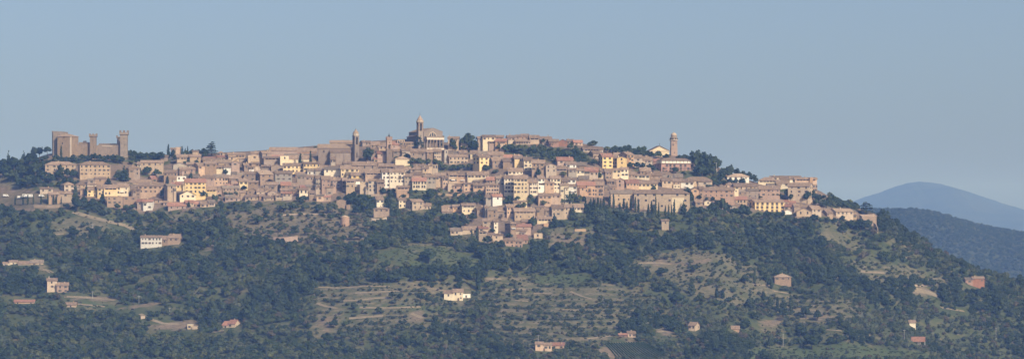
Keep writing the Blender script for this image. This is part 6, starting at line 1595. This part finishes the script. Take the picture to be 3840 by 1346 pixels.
# ------------------------------------------------------------------ vineyard rows
TL_, TR_, BR_, BL_ = (2262, 1288), (2425, 1284), (2500, 1348), (2270, 1348)
NV = 18
vb = random.Random(5)
for i in range(NV):
    t = (i + .5) / NV
    p0 = (TL_[0] + (TR_[0] - TL_[0]) * t, TL_[1] + (TR_[1] - TL_[1]) * t); p1 = (BL_[0] + (BR_[0] - BL_[0]) * t + 45, BL_[1])
    A_, B_ = Vector(hit(*p0)), Vector(hit(*p1)); nseg = max(8, int((A_ - B_).length / .5))
    b = MB(); o = A_.copy()
    for k in range(nseg):
        q = A_.lerp(B_, (k + vb.random()) / nseg); zz = gz1(q.x, q.y)
        b.ring(q.x - o.x + vb.uniform(-.15, .15), q.y - o.y, [(.2, zz - o.z + .2), (vb.uniform(.35, .55), zz - o.z + .6), (vb.uniform(.3, .5), zz - o.z + 1.0), (.1, zz - o.z + vb.uniform(1.2, 1.45))], 5, vb.random())
    ob = b.obj('vine_row', 'leaf_vine'); ob.location = o; tag(ob, 'row of green vines in the small vineyard at the bottom edge', 'vines', 'vineyard rows')
# ------------------------------------------------------------------ air, sky, sun, camera
HAZE_D = .8e-4
b = MB(); b.box(-15990, 15990, -390, 30990, -280, 360); hz = b.obj('haze', 'path_soil'); hz['kind'] = 'stuff'; tag(hz, 'pale blue haze filling the air over the valley', 'haze')
m = bpy.data.materials.new('haze'); m.use_nodes = True; nt = m.node_tree; nt.nodes.clear()
o_ = nt.nodes.new('ShaderNodeOutputMaterial'); pv = nt.nodes.new('ShaderNodeVolumePrincipled'); nt.links.new(pv.outputs[0], o_.inputs['Volume'])
pv.inputs['Color'].default_value = (.17, .325, .79, 1); pv.inputs['Absorption Color'].default_value = (1, 1, 1, 1)
pv.inputs['Density'].default_value = HAZE_D; pv.inputs['Anisotropy'].default_value = -.2
hz.data.materials.clear(); hz.data.materials.append(m)
SUN_EL, SUN_AZ = 33., 36.      # azimuth: degrees to the right of the view, behind the camera
sd = Vector((math.cos(R(SUN_EL)) * math.sin(R(SUN_AZ)), -math.cos(R(SUN_EL)) * math.cos(R(SUN_AZ)), math.sin(R(SUN_EL))))
sl = bpy.data.lights.new('sun', 'SUN'); sl.energy = 4.1; sl.angle = R(.5); sl.color = (1, .90, .76)
so = link('sun', sl); so.rotation_euler = sd.to_track_quat('Z', 'Y').to_euler()
w_ = bpy.data.worlds.new('World'); scene.world = w_; w_.use_nodes = True; nt = w_.node_tree
sky = nt.nodes.new('ShaderNodeTexSky'); sky.sky_type = 'NISHITA'; sky.sun_disc = False; sky.sun_elevation = R(SUN_EL); sky.sun_rotation = math.atan2(sd.x, sd.y)
sky.air_density = .42; sky.dust_density = 2.2; sky.ozone_density = 1.0; sky.altitude = 300
bg = nt.nodes['Background']; bg.inputs['Strength'].default_value = .12; nt.links.new(sky.outputs[0], bg.inputs[0])
cam = bpy.data.cameras.new('camera'); co = link('camera', cam); scene.camera = co
cam.sensor_fit = 'HORIZONTAL'; cam.sensor_width = 36; cam.lens = 36 * FPX / 3840; cam.clip_start = 1; cam.clip_end = 60000
co.rotation_euler = (R(90) + PITCH, 0, 0)
scene.view_settings.view_transform = 'Standard'; scene.view_settings.look = 'None'; scene.view_settings.exposure = 0; scene.view_settings.gamma = 1
scene.cycles.volume_bounces = 0; scene.cycles.max_bounces = 4; scene.cycles.diffuse_bounces = 2; scene.cycles.use_denoising = True
scene.cycles.caustics_reflective = False; scene.cycles.caustics_refractive = False
